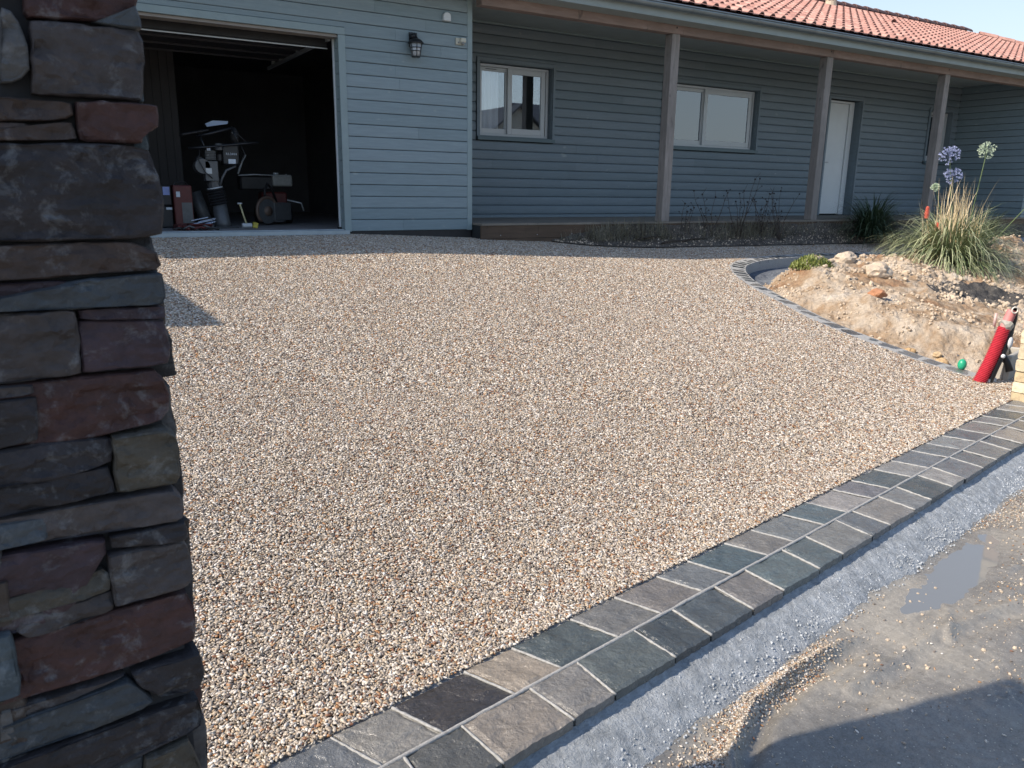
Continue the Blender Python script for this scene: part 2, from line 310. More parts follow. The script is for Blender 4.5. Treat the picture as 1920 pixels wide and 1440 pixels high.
# outer edge of the curved kerb, from the gate end round to the front door path
KERB = [(1.93,-5.62),(1.84,-5.42),(1.77,-5.2),(1.71,-4.97),(1.66,-4.72),(1.65,-4.4),(1.68,-4.1),(1.74,-3.82),(1.83,-3.55),(1.93,-3.25),(2.04,-2.95),(2.19,-2.62),(2.38,-2.28),(2.66,-1.92),(3.02,-1.62),(3.6,-1.37),(4.4,-1.23),(5.5,-1.17),(7.0,-1.19),(9,-1.22),(13.05,-1.25)]
def smooth_path(P, step):
    P = [Vector((*p, 0)) for p in P]; out = []
    for i in range(len(P)-1):
        p0 = P[max(i-1, 0)]; p1 = P[i]; p2 = P[i+1]; p3 = P[min(i+2, len(P)-1)]
        n = max(2, int((p2-p1).length/step))
        for k in range(n):
            t = k/n
            out.append(.5*((2*p1)+(-p0+p2)*t+(2*p0-5*p1+4*p2-p3)*t*t+(-p0+3*p1-3*p2+p3)*t**3))
    out.append(P[-1]); return out
KP = smooth_path(KERB, .02)
KL = [0]
for i in range(1, len(KP)): KL.append(KL[-1]+(KP[i]-KP[i-1]).length)
def kat(s):
    s = min(max(s, 0), KL[-1]-1e-4)
    import bisect
    i = max(0, bisect.bisect_right(KL, s)-1); i = min(i, len(KP)-2)
    t = (s-KL[i])/(KL[i+1]-KL[i]); p = KP[i].lerp(KP[i+1], t); d = (KP[i+1]-KP[i]).normalized()
    return p, d, Vector((d.y, -d.x, 0))     # position, tangent, normal towards the soil
KPN = np.array([(p.x, p.y) for p in KP]); 
_dd = np.diff(KPN, axis=0); _dd = np.vstack([_dd, _dd[-1:]]); _dd /= np.linalg.norm(_dd, axis=1)[:, None]; KNN = np.stack([_dd[:, 1], -_dd[:, 0]], 1)
def kdist_arr(X, Y):                        # signed distance, positive on the soil side
    out = np.empty(X.shape)
    for i in range(0, len(X), 4000):
        x = X[i:i+4000, None]-KPN[None, ::2, 0]; y = Y[i:i+4000, None]-KPN[None, ::2, 1]
        d2 = x*x+y*y; j = d2.argmin(1); r = np.arange(len(j))
        sg = x[r, j]*KNN[::2][j, 0]+y[r, j]*KNN[::2][j, 1]
        out[i:i+4000] = np.sqrt(d2[r, j])*np.where(sg > 0, 1, -1)
    return out
def kdist(x, y): return float(kdist_arr(np.array([x]), np.array([y]))[0])
BORD = [(-8,0.0),(0,0.0),(.6,.02),(.95,.0),(1.1,-.3),(1.35,-.5),(1.8,-.6),(2.6,-.58),(3.73,-.57),(5.4,-.52),(7,-.48),(9,-.42),(13.1,-.38)]
def border(x): return float(np.interp(x, [p[0] for p in BORD], [p[1] for p in BORD]))
MOUNDS = [(5.2,-2.75,.10,.8,.55),(8.1,-2.35,.30,.9,.45),(3.4,-2.6,.07,.35,.25),(6.6,-3.35,.14,.8,.35),(4.3,-3.2,.08,.5,.3),(7.2,-2.9,-.12,.5,.3),(4.6,-4.05,-.12,.8,.28),(3.7,-3.85,.08,.3,.4),(7.6,-3.0,-.14,.5,.3)]
def soilz(x, y, d):
    t = sstep(.30, 1.0, d); h = -.11+.30*t
    far = sstep(-2.45, -1.95, y)*sstep(9, 7, x); h = h*(1-far)-.13*far
    for cx, cy, a, sx, sy in MOUNDS: h += a*math.exp(-((x-cx)/sx)**2-((y-cy)/sy)**2)
    r = sstep(.22, .5, d)
    h += r*(.045*fbm(x*3, y*3, 1, 3)+.032*fbm(x*10, y*10, 5, 4)*(1+.5*(x > 4)))
    return gz(x, y)+h
def grid(name, xs, ys, zf, mat, keep=None, parent=None, smooth=True, kind='structure'):
    nx, ny = len(xs), len(ys); V = [(x, y, zf(x, y)) for y in ys for x in xs]; F = []
    for j in range(ny-1):
        for i in range(nx-1):
            if keep is None or keep((xs[i]+xs[i+1])/2, (ys[j]+ys[j+1])/2): F.append((j*nx+i, j*nx+i+1, (j+1)*nx+i+1, (j+1)*nx+i))
    o = pyd(name, V, F, mat, parent, smooth)
    if kind: o['kind'] = kind
    return o
def lin(a, b, st): n = max(2, int(round((b-a)/st))+1); return [a+(b-a)*i/(n-1) for i in range(n)]

# far ground, everything else stands above it
grid('ground', [-400,-100,-30,-12,-6,0,6,14,30,100,400], [-400,-100,-40,-20,-12,-8,-5,0,6,20,60,400], lambda x, y: -1.45 if y < -4 else (-1.2 if y < 3 else -.8), M['groundfar'], smooth=False)
# driveway base
xs = lin(-7, 13.2, .1); ys = lin(-7.3, .5, .06)
GX, GY = np.meshgrid(xs, ys); KD = kdist_arr(GX.ravel(), GY.ravel()).reshape(GX.shape)
V = []; F = []; nx = len(xs)
for j, y in enumerate(ys):
    for i, x in enumerate(xs): V.append((x, y, gz(x, y)-.010-(.008 if y < Yb(x)+.03 else 0)))
for j in range(len(ys)-1):
    for i in range(nx-1):
        x, y = xs[i], ys[j]
        if y < Yb(x)-.06: continue
        if KD[j, i] > .14 and KD[j+1, i+1] > .14 and y > -5.55 and x < 13.1: continue
        F.append((j*nx+i, j*nx+i+1, (j+1)*nx+i+1, (j+1)*nx+i))
drive = tag(pyd('driveway', V, F, M['gravel'], None, True), kind='structure')

# loose looking pebbles of the resin bound surface: one countless mass
peb_col = bpy.data.collections.new('pebble_kinds')
for k in range(7):
    rnd = random.Random(50+k); bm = bmesh.new(); bmesh.ops.create_icosphere(bm, subdivisions=1, radius=.5)
    sx, sy, sz = rnd.uniform(1.1, 1.75), rnd.uniform(.65, .95), rnd.uniform(.42, .7)
    for v in bm.verts: v.co = Vector((v.co.x*sx, v.co.y*sy, v.co.z*sz))*rnd.uniform(.86, 1.12)
    me = bpy.data.meshes.new('pebble'); bm.to_mesh(me); bm.free(); me.materials.append(M['pebble'])
    if k > 2:
        for p in me.polygons: p.use_smooth = True
    peb_col.objects.link(bpy.data.objects.new('pebble', me))
def scatter_gn(name, P, Rr, S, coll):
    me = bpy.data.meshes.new(name); me.vertices.add(len(P)); me.vertices.foreach_set('co', np.asarray(P, dtype=np.float32).ravel())
    a = me.attributes.new('rot', 'FLOAT_VECTOR', 'POINT'); a.data.foreach_set('vector', np.asarray(Rr, dtype=np.float32).ravel())
    a = me.attributes.new('scl', 'FLOAT', 'POINT'); a.data.foreach_set('value', np.asarray(S, dtype=np.float32).ravel()); me.update()
    o = bpy.data.objects.new(name, me); COL.objects.link(o)
    g = bpy.data.node_groups.new(name+'_nodes', 'GeometryNodeTree')
    g.interface.new_socket('Geometry', in_out='INPUT', socket_type='NodeSocketGeometry'); g.interface.new_socket('Geometry', in_out='OUTPUT', socket_type='NodeSocketGeometry')
    gi = g.nodes.new('NodeGroupInput'); go = g.nodes.new('NodeGroupOutput'); ip = g.nodes.new('GeometryNodeInstanceOnPoints')
    ci = g.nodes.new('GeometryNodeCollectionInfo'); ci.inputs[0].default_value = coll; ci.inputs[1].default_value = True; ci.inputs[2].default_value = True
    ra = g.nodes.new('GeometryNodeInputNamedAttribute'); ra.data_type = 'FLOAT_VECTOR'; ra.inputs[0].default_value = 'rot'
    sa = g.nodes.new('GeometryNodeInputNamedAttribute'); sa.data_type = 'FLOAT'; sa.inputs[0].default_value = 'scl'
    L = g.links.new; L(gi.outputs[0], ip.inputs['Points']); L(ci.outputs[0], ip.inputs['Instance']); ip.inputs['Pick Instance'].default_value = True
    L(ra.outputs[0], ip.inputs['Rotation']); L(sa.outputs[0], ip.inputs['Scale']); L(ip.outputs[0], go.inputs[0])
    md = o.modifiers.new('scatter', 'NODES'); md.node_group = g; o['kind'] = 'stuff'; return o
rs = np.random.default_rng(3)
def gz_arr(X, Y):
    gx = np.linspace(-6, 13.2, 330); gy = np.linspace(-7.6, .6, 160)
    if not hasattr(gz_arr, 'T'): gz_arr.T = np.array([[gz(x, y) for x in gx] for y in gy])
    T = gz_arr.T; fx = np.clip((X+6)/19.2*329, 0, 328.999); fy = np.clip((Y+7.6)/8.2*159, 0, 158.999)
    i = fx.astype(int); j = fy.astype(int); a = fx-i; b = fy-j
    return (T[j, i]*(1-a)+T[j, i+1]*a)*(1-b)+(T[j+1, i]*(1-a)+T[j+1, i+1]*a)*b
CX, CY = -4.69, -8.89
PX = []; PY = []; PS = []
for r0, r1, sp, sc in ((0, 4.6, .0079, .0108), (4.6, 7.4, .0100, .0135), (7.4, 30, .0125, .0165)):
    x0, x1 = -5.0, (1.0 if r1 < 5 else 12.9)
    nxx = int((x1-x0)/sp); nyy = int(7.6/sp)
    for ch in range(0, nyy, 60):
        gy, gx = np.mgrid[ch:min(ch+60, nyy), 0:nxx]
        X = x0+(gx+.5*(gy % 2))*sp+rs.normal(0, sp*.28, gx.shape); Y = -7.25+gy*sp+rs.normal(0, sp*.28, gx.shape)
        X = X.ravel(); Y = Y.ravel(); r = np.hypot(X-CX, Y-CY)
        # the photograph looks along +31 degrees, only ground near that view cone carries pebbles
        an = np.degrees(np.arctan2(X-CX, Y-CY))
        k = (r >= r0) & (r < r1) & (Y > -7.05+.187*(X+4.33)+.004) & (an > -6) & (an < 70)
        bd = np.interp(X, [p[0] for p in BORD], [p[1] for p in BORD]); k &= (Y < bd+.02) & (Y < .02)
        X = X[k]; Y = Y[k]
        if not len(X): continue
        k = np.ones(len(X), bool); nr = np.where(X > 1.4)[0]
        if len(nr):
            kd = kdist_arr(X[nr], Y[nr]); k[nr] = (kd < .0) | ((Y[nr] < -5.44) & (X[nr] < 2.6))
        X = X[k]; Y = Y[k]; PX.append(X); PY.append(Y); PS.append(np.full(len(X), sc))
PX = np.concatenate(PX); PY = np.concatenate(PY); PS = np.concatenate(PS)*rs.uniform(.5, 1.4, len(PX))
PZ = gz_arr(PX, PY)-.002+rs.uniform(-.002, .0025, len(PX))
RO = np.stack([rs.normal(0, .22, len(PX)), rs.normal(0, .22, len(PX)), rs.uniform(0, 6.28, len(PX))], 1)
scatter_gn('driveway_pebbles', np.stack([PX, PY, PZ], 1), RO, PS, peb_col)
print('pebbles', len(PX))

# ---------------------------------------------------------------- paved band at the street
BO = Vector((-4.33, -7.05, 0)); BE = Vector((1, .187, 0)).normalized(); BN = Vector((BE.y, -BE.x, 0))
def bpt(s, n, z): return BO+BE*s+BN*n+Vector((0, 0, z))
mb = MB(); P = [bpt(-1.5, -.02, 0), bpt(7.6, -.02, 0), bpt(7.6, .385, 0), bpt(-1.5, .385, 0)]
mb.add([(p.x, p.y, -1.10) for p in P]+[(p.x, p.y, -1.0135) for p in P], [(3,2,1,0),(4,5,6,7),(0,1,5,4),(1,2,6,5),(2,3,7,6),(3,0,4,7)])
band = mb.build('paved_band', M['mortar']); band['kind'] = 'structure'
def paver_mesh(Q, top, thick, seed, rough=.0036, inset=.004, n=7):
    # Q: four corners (world xy), anticlockwise; riven top, chipped edges
    rnd = random.Random(seed); c = sum((Vector(q) for q in Q), Vector((0, 0)))/4 if len(Q[0]) == 2 else sum(Q, Vector())/4
    Q = [Vector((q[0], q[1], 0)) for q in Q]; c = sum(Q, Vector())/4
    V = []; F = []
    step = rnd.uniform(-.3, .3), rnd.uniform(-1, 1), rnd.uniform(.0, .005)
    for j in range(n):
        for i in range(n):
            u, v = i/(n-1), j/(n-1)
            uu = u; vv = v
            p = Q[0].lerp(Q[1], uu).lerp(Q[3].lerp(Q[2], uu), vv)
            edge = i in (0, n-1) or j in (0, n-1)
            fa = seed*2.4; a_, b_ = p.x*math.cos(fa)+p.y*math.sin(fa), -p.x*math.sin(fa)+p.y*math.cos(fa)
            z = top+rough*fbm(a_*10, b_*17, seed*1.7, 3)-.0022*min(2, max(0, round(1.3*MN.noise(Vector((a_*7, b_*15, seed*3.1)))*2)))
            if (u-.5)*step[1]+(v-.5) > step[0]: z -= step[2]
            if edge:
                p = p+(p-c).normalized()*rnd.uniform(-.0035, .0015); z -= .0035+rnd.uniform(0, .002)
            V.append((p.x, p.y, z))
    for j in range(n-1):
        for i in range(n-1): F.append((j*n+i, j*n+i+1, (j+1)*n+i+1, (j+1)*n+i))
    ring = [i for i in range(n)]+[j*n+n-1 for j in range(1, n)]+[(n-1)*n+i for i in range(n-2, -1, -1)]+[j*n for j in range(n-2, 0, -1)]
    k0 = len(V)
    for r in ring: V.append((V[r][0], V[r][1], top-thick))
    for a in range(len(ring)):
        b = (a+1) % len(ring); F.append((ring[b], ring[a], k0+a, k0+b))
    return V, F
GREYS = [(.125,.135,.14),(.16,.17,.172),(.10,.11,.118),(.19,.185,.175),(.145,.15,.15),(.085,.10,.105),(.20,.20,.195),(.13,.14,.15)]
INN = [-1.32,-1.1,-.86,-.62,-.42,-.2,0.009,0.178,0.385,0.659,0.864,1.148,1.388,1.643,1.85,2.12,2.333,2.611,2.838,3.116,3.324,3.596,3.822,4.107,4.326,4.577,4.818,5.105,5.307,5.592,5.786,6.0,6.25,6.5]
INN = [-1.32,-1.1,-.86,-.62,-.42,-.22,-.03,.182,.385,.659,.864,1.148,1.388,1.643,1.85,2.12,2.333,2.611,2.838,3.116,3.324,3.596,3.822,4.107,4.326,4.577,4.818,5.105,5.307,5.592,5.786,6.0,6.25,6.5]
MID = [-1.3,-1.05,-.8,-.55,-.25,.04,.299,.494,.763,.974,1.264,1.486,1.755,1.97,2.26,2.465,2.744,2.918,3.207,3.419,3.692,3.895,4.158,4.365,4.648,4.843,5.149,5.397,5.63,5.9,6.15,6.4]
OUT = [-1.3,-1.05,-.8,-.55,-.25,.02,.27,.489,.763,.945,1.249,1.455,1.723,1.942,2.224,2.43,2.705,2.898,3.178,3.377,3.662,3.843,4.119,4.338,4.602,4.808,5.10,5.35,5.60,5.87,6.12,6.38]
MID[6] = .295; OUTM = [-1.3,-1.05,-.8,-.55,-.25,.04,.295,.494,.763,.974]+MID[10:]
# inner row joints at the middle line of the band (measured a little further along than on the gravel side)
IM = [s+(.05 if s < 1 else .045) for s in INN]
spec_in = {.182:(.20,.195,.18), .385:(.042,.038,.036), .659:(.27,.235,.19), .864:(.075,.09,.092), 1.148:(.15,.15,.145), 1.388:(.165,.155,.145), 1.643:(.14,.15,.155), 1.85:(.08,.105,.115), 2.12:(.17,.165,.155), 2.333:(.16,.17,.17), 2.611:(.10,.125,.135), 2.838:(.27,.26,.25), 3.116:(.15,.15,.16)}
spec_out = {.04:(.17,.17,.16), .295:(.085,.088,.085), .494:(.21,.19,.165), .763:(.18,.175,.165), .974:(.09,.105,.105), 1.264:(.055,.065,.07), 1.486:(.075,.088,.095), 1.755:(.155,.15,.145), 1.97:(.10,.125,.13), 2.26:(.095,.115,.12), 2.465:(.17,.175,.17)}
k = 0
for row, (A, B, n0, n1, spec) in enumerate(((INN, IM, .006, .196, spec_in), (MID, OUT, .206, .398, spec_out))):
    for i in range(len(A)-1):
        k += 1; g = .0055; rnd = random.Random(k*13)
        Q = [bpt(A[i]+g, n0, 0), bpt(B[i]+g, n1, 0), bpt(B[i+1]-g, n1, 0), bpt(A[i+1]-g, n0, 0)]
        Q = [q+Vector((rnd.uniform(-.003, .003), rnd.uniform(-.003, .003), 0)) for q in Q]
        zt = -1.0+rnd.uniform(-.002, .003)
        V, F = paver_mesh(Q, zt, .035, k, n=14 if A[i] < 3.4 else 8)
        q_ = rnd.uniform(.85, 1.25); col = spec.get(round(A[i], 3)) or tuple(c*q_ for c in GREYS[k % 8])
        o = pyd('paver', V, F, M['paver'], band, False, col)
# pointing that stands in the joints
mb = MB()
for A, B, n0, n1 in ((INN, IM, .006, .196), (MID, OUT, .206, .398)):
    for i in range(1, len(A)-1):
        a, b = bpt(A[i], n0, 0), bpt(B[i], n1, 0); pts = []
        for q in range(13):
            t = q/12; p = a.lerp(b, t); pts.append((p.x, p.y, -1.0055+.0018*fbm(p.x*30, p.y*30, 3, 2)))
        mb.tube(pts, [.0052+.0018*fbm(i*3.1, q*.7, 1, 2) for q in range(13)], 5)
pts = []
for q in range(240):
    p = bpt(-1.3+q*.033, .2005, 0); pts.append((p.x, p.y, -1.0055+.0016*fbm(p.x*30, p.y*30, 3, 2)))
mb.tube(pts, [.0072+.002*fbm(q*.5, 9, 1, 2) for q in range(240)], 5)
o = mb.build('joint_mortar', M['mortar'], band, True); o['kind'] = 'stuff'

# ---------------------------------------------------------------- curved kerb of single pavers
def kerb_z(s):
    p, d, n = kat(s); return gz(p.x, p.y)
mb = MB(); ss = lin(0, KL[-1], .1); V = []; F = []
for s in ss:
    p, d, n = kat(s); z = gz(p.x, p.y)
    for off, dz in ((-.01, -.12), (-.01, .0005), (.186, .0005), (.186, -.13)):
        q = p+n*off; V.append((q.x, q.y, gz(q.x, q.y)+dz))
for i in range(len(ss)-1):
    for j in range(3): F.append((i*4+j, (i+1)*4+j, (i+1)*4+j+1, i*4+j+1))
kerb = tag(pyd('curved_kerb', V, F, M['mortar']), kind='structure')
s = .0; k = 900
while s < KL[-1]-.2:
    p, d, n = kat(s); k += 1; rnd = random.Random(k)
    L = rnd.uniform(.185, .225) if p.y < -2.7 else rnd.uniform(.125, .15)
    if p.x > 4.5: L = .2
    g = .007; a, da, na = kat(s+g); b, db, nb = kat(s+L-g); mp, dm, nm = kat(s+L/2)
    shear = (da*-.02) if p.y < -2.7 else Vector()
    Q = [a+na*.0, b+nb*.0, b+nb*.185+shear, a+na*.185+shear]
    Q = Q[::-1]
    zc = gz(mp.x, mp.y)+.004
    V, F = paver_mesh(Q, 0, .04, k, .0018, n=6)
    c = sum(Q, Vector())/4
    # tilt with the slope of the drive
    V = [(x, y, z+zc+(gz(x, y)-gz(mp.x, mp.y))) for x, y, z in V]
    q_ = rnd.uniform(.6, 1.05); base = rnd.choice(GREYS); F = [f[::-1] for f in F] if (Q[1]-Q[0]).cross(Q[2]-Q[1]).z < 0 else F
    pyd('paver', V, F, M['paver'], kerb, False, tuple(c_*q_ for c_ in base))
    s += L

# ---------------------------------------------------------------- soil inside the kerb, planting bed, terrace
xs = [1.7+.035*i for i in range(110)]+[5.6+.08*i for i in range(95)]; ys = lin(-6.3, -1.2, .035)
GX, GY = np.meshgrid(xs, ys); KD = kdist_arr(GX.ravel(), GY.ravel()).reshape(GX.shape)
V = [(x, y, soilz(x, y, KD[j, i]) if KD[j, i] > .1 else gz(x, y)-.12) for j, y in enumerate(ys) for i, x in enumerate(xs)]
nx = len(xs)
F = [(j*nx+i, j*nx+i+1, (j+1)*nx+i+1, (j+1)*nx+i) for j in range(len(ys)-1) for i in range(nx-1) if KD[j, i] > .12 and not (ys[j] < -5.45 and xs[i] < 2.6)]
soil = pyd('soil_mound', V, F, M['soil'], None, False); soil['kind'] = 'structure'
me = soil.data; me.materials.append(M['darkconcrete']); me.materials.append(M['fabric'])
for p in me.polygons:
    c = p.center; d = kdist(c.x, c.y)
    if d < .20+.10*fbm(c.x*3, c.y*3, 2, 2)+.8*sstep(-2.45, -2.1, c.y)*(c.x < 9): p.material_index = 1
    elif ((c.x-4.6)/.95)**2+((c.y+4.05)/.42)**2+.5*fbm(c.x*4, c.y*4, 6, 3) < 1: p.material_index = 2
def bedz(x, y):
    b = border(x); t = min(max((y-b)/(-.2-b), 0), 1) if b < -.22 else 0
    t = min(1, t*1.15); top = -.12+.165*sstep(1.0, 2.3, x)+.02*fbm(x*2.1, 3, 3, 2)
    return gz(x, b)+.012+(top-gz(x, b))*t**1.5+.022*fbm(x*7, y*7, 3, 3)*min(1, t*5)
grid('planting_bed', lin(.93, 13.0, .05), lin(-.66, -.2, .035), bedz, M['bedsoil'], keep=lambda x, y: y > border(x)-.03, smooth=False)
mb = MB(); mb.box(9.6, 13.0, -1.2, -.45, -.45, -.30); o = mb.build('terrace_slab', M['concrete']); o['kind'] = 'structure'

# ---------------------------------------------------------------- street: concrete haunch and wet mud
RUT = [(-3.35,-7.85),(-3.09,-7.53),(-2.86,-7.41),(-2.6,-7.345),(-2.3,-7.32),(-2.1,-7.325)]
RUT2 = [(-1.9,-7.5),(-1.68,-7.36),(-1.60,-7.25),(-1.62,-7.17)]
RUT3 = [(-.4,-7.75),(-1.1,-7.50),(-1.9,-7.45),(-2.5,-7.50)]
def pd(x, y, P):
    best = 9; side = 0; tt = 0
    for i in range(len(P)-1):
        ax, ay = P[i]; bx, by = P[i+1]; dx_, dy_ = bx-ax, by-ay; t = max(0, min(1, ((x-ax)*dx_+(y-ay)*dy_)/(dx_*dx_+dy_*dy_)))
        d = math.hypot(x-ax-t*dx_, y-ay-t*dy_)
        if d < best: best = d; side = dx_*(y-ay)-dy_*(x-ax); tt = i+t
    return best, (1 if side > 0 else -1), tt/(len(P)-1)
def streetz(x, y):
    n = (Vector((x, y, 0))-BO).dot(BN)-.4; e = (Vector((x, y, 0))-BO).dot(BE)
    z = -1.055-.075*sstep(.0, .20+.04*fbm(e*2, 1, 3, 2), n)
    r = sstep(.12, .3, n)
    z += .006*fbm(x*22, y*22, 2, 3)*(1-r)*.8
    z += r*(.012*fbm(x*2.2, y*2.2, 7, 3)+.004*fbm(x*13, y*13, 4, 3))
    d, s, t = pd(x, y, RUT); fade = sstep(0, .05, t)*(1-sstep(.75, 1, t))
    z += fade*(.027*math.exp(-(d/.014)**2)-.028*math.exp(-((d-.05)/.028)**2)*(s < 0))
    d, s, t = pd(x, y, RUT2); z += .018*math.exp(-(d/.014)**2)*(1-t*.3)
    d, s, t = pd(x, y, RUT3); z += .012*math.exp(-(d/.02)**2)-.010*math.exp(-((d-.06)/.03)**2)*(s > 0)
    for cx, cy, a, r_ in ((-1.30,-7.22,.018,.06),(-1.12,-7.30,.012,.07),(-.95,-7.42,.015,.09),(-1.5,-7.62,.012,.10),(-2.05,-7.80,.012,.08),(-1.75,-7.95,.02,.12)):
        z += a*math.exp(-((x-cx)/r_/1.3)**2-((y-cy)/r_/.6)**2)*(1+1.2*fbm(x*28, y*28, 2, 3))
    z += .006*fbm(x*9, y*9, 8, 4)*r*sstep(-2.2, -1.2, x)
    qq = ((x+1.35)/.62)**2+((y+7.19-.2*(x+1.35))/.135)**2; pool = math.exp(-qq*qq*.6); z += (-1.1415+.0035*qq+.004*fbm(x*8, y*12, 8, 4)-z)*pool*r
    return z
xs = lin(-4.7, -.1, .0125); ys = [-8.7+.0125*i for i in range(int(2.3/.0125))]
grid('muddy_street', xs, ys, streetz, M['mud'], keep=lambda x, y: -.03 < (Vector((x, y, 0))-BO).dot(BN)-.4)
grid('muddy_street', lin(-.1, 8, .06), lin(-9, -5.4, .06), streetz, M['mud'], keep=lambda x, y: -.03 < (Vector((x, y, 0))-BO).dot(BN)-.4 )
grid('street_verge', lin(-30, 30, 2), lin(-30, -8.6, 1.5), lambda x, y: -1.16, M['mud'])
# concrete haunch laid against the band: a ribbon just above the mud
V = []; F = []; nh = 12; SS = lin(-1.2, 6.4, .0125)
for s in SS:
    wd = .185+.03*fbm(s*2.3, 4, 1, 3)+.012*fbm(s*14, 4, 1, 2)
    for j in range(nh):
        t = j/(nh-1); n = .392+wd*t; p = bpt(s, n, 0)
        z = -1.034-.012*min(1, t*8)-.085*t**1.15+.004*fbm(p.x*26, p.y*26, 8, 3)+.003*fbm(p.x*70, p.y*70, 2, 2)
        V.append((p.x, p.y, max(z, streetz(p.x, p.y)+.004) if j < nh-1 else streetz(p.x, p.y)-.01))
for i in range(len(SS)-1):
    for j in range(nh-1): F.append((i*nh+j, i*nh+j+1, (i+1)*nh+j+1, (i+1)*nh+j))
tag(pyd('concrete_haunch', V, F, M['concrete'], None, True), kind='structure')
crumb_col = bpy.data.collections.new('crumb_kinds')
for k in range(4):
    bm = bmesh.new(); bmesh.ops.create_icosphere(bm, subdivisions=1, radius=.5); rnd = random.Random(k+70)
    for v in bm.verts: v.co = v.co*rnd.uniform(.6, 1.2); v.co.z *= .7
    me = bpy.data.meshes.new('crumb'); bm.to_mesh(me); bm.free(); me.materials.append(M['crumb']); crumb_col.objects.link(bpy.data.objects.new('crumb', me))
P = []; S = []; rnd = random.Random(77)
for _ in range(9000):
    s_ = rnd.uniform(-1.0, 5.6); edge = .185+.03*fbm(s_*2.3, 4, 1, 3); n_ = edge*rnd.random()**.4+rnd.gauss(0, .012)
    if fbm(s_*3, 2, 2, 2)+rnd.uniform(-.5, .7) < 0 or n_ < .02: continue
    p = bpt(s_, .395+n_, 0); t = min(1, n_/edge); z = max(-1.046-.085*t**1.15, streetz(p.x, p.y)); P.append((p.x, p.y, z+.002)); S.append(.0025+.011*rnd.random()**3)
n = len(P); scatter_gn('concrete_crumbs', P, rs.uniform(0, 6.28, (n, 3)), S, crumb_col)
# standing water
mt, t, p = newmat('muddy_water'); p.inputs['Base Color'].default_value = (.185,.195,.20,1); p.inputs['Specular IOR Level'].default_value = .9; p.inputs['Roughness'].default_value = .035; p.inputs['IOR'].default_value = 1.33; M['water'] = mt
nn = 64; V = [(-1.35, -7.19, -1.1372)]
for i in range(nn):
    a = 2*math.pi*i/nn; rr = 1+.16*fbm(math.cos(a)*1.8, math.sin(a)*1.8, 4, 3)
    V.append((-1.35+.80*rr*math.cos(a), -7.20+.165*rr*math.sin(a)+.2*.80*rr*math.cos(a), -1.1372))
F = [(0, 1+i, 1+(i+1) % nn) for i in range(nn)]
tag(pyd('puddle', V, F, M['water']), kind='structure')
# spilled pebbles on the mud
P = []
def spill(cx, cy, sx, sy, n, ang=0):
    for _ in range(n):
        a, b = random.gauss(0, sx), random.gauss(0, sy); x = cx+a*math.cos(ang)-b*math.sin(ang); y = cy+a*math.sin(ang)+b*math.cos(ang)
        if (Vector((x, y, 0))-BO).dot(BN) > .572 and ((x+1.35)/.66)**2+((y+7.19-.2*(x+1.35))/.145)**2 > 1: P.append((x, y, streetz(x, y)+.002))
spill(-2.68, -7.36, .17, .030, 3200, .15); spill(-3.1, -7.5, .12, .02, 900, .35); spill(-2.25, -7.20, .22, .025, 1400, .19); spill(-3.35, -7.55, .14, .03, 700, .4); spill(-.6, -6.97, .55, .07, 2200, .19); spill(-2, -7.6, 1.0, .35, 700); spill(-.9, -7.35, .6, .2, 900, .1)
n = len(P); scatter_gn('spilled_pebbles', P, np.stack([rs.normal(0, .4, n), rs.normal(0, .4, n), rs.uniform(0, 6.28, n)], 1), rs.uniform(.002, .0105, n), peb_col)

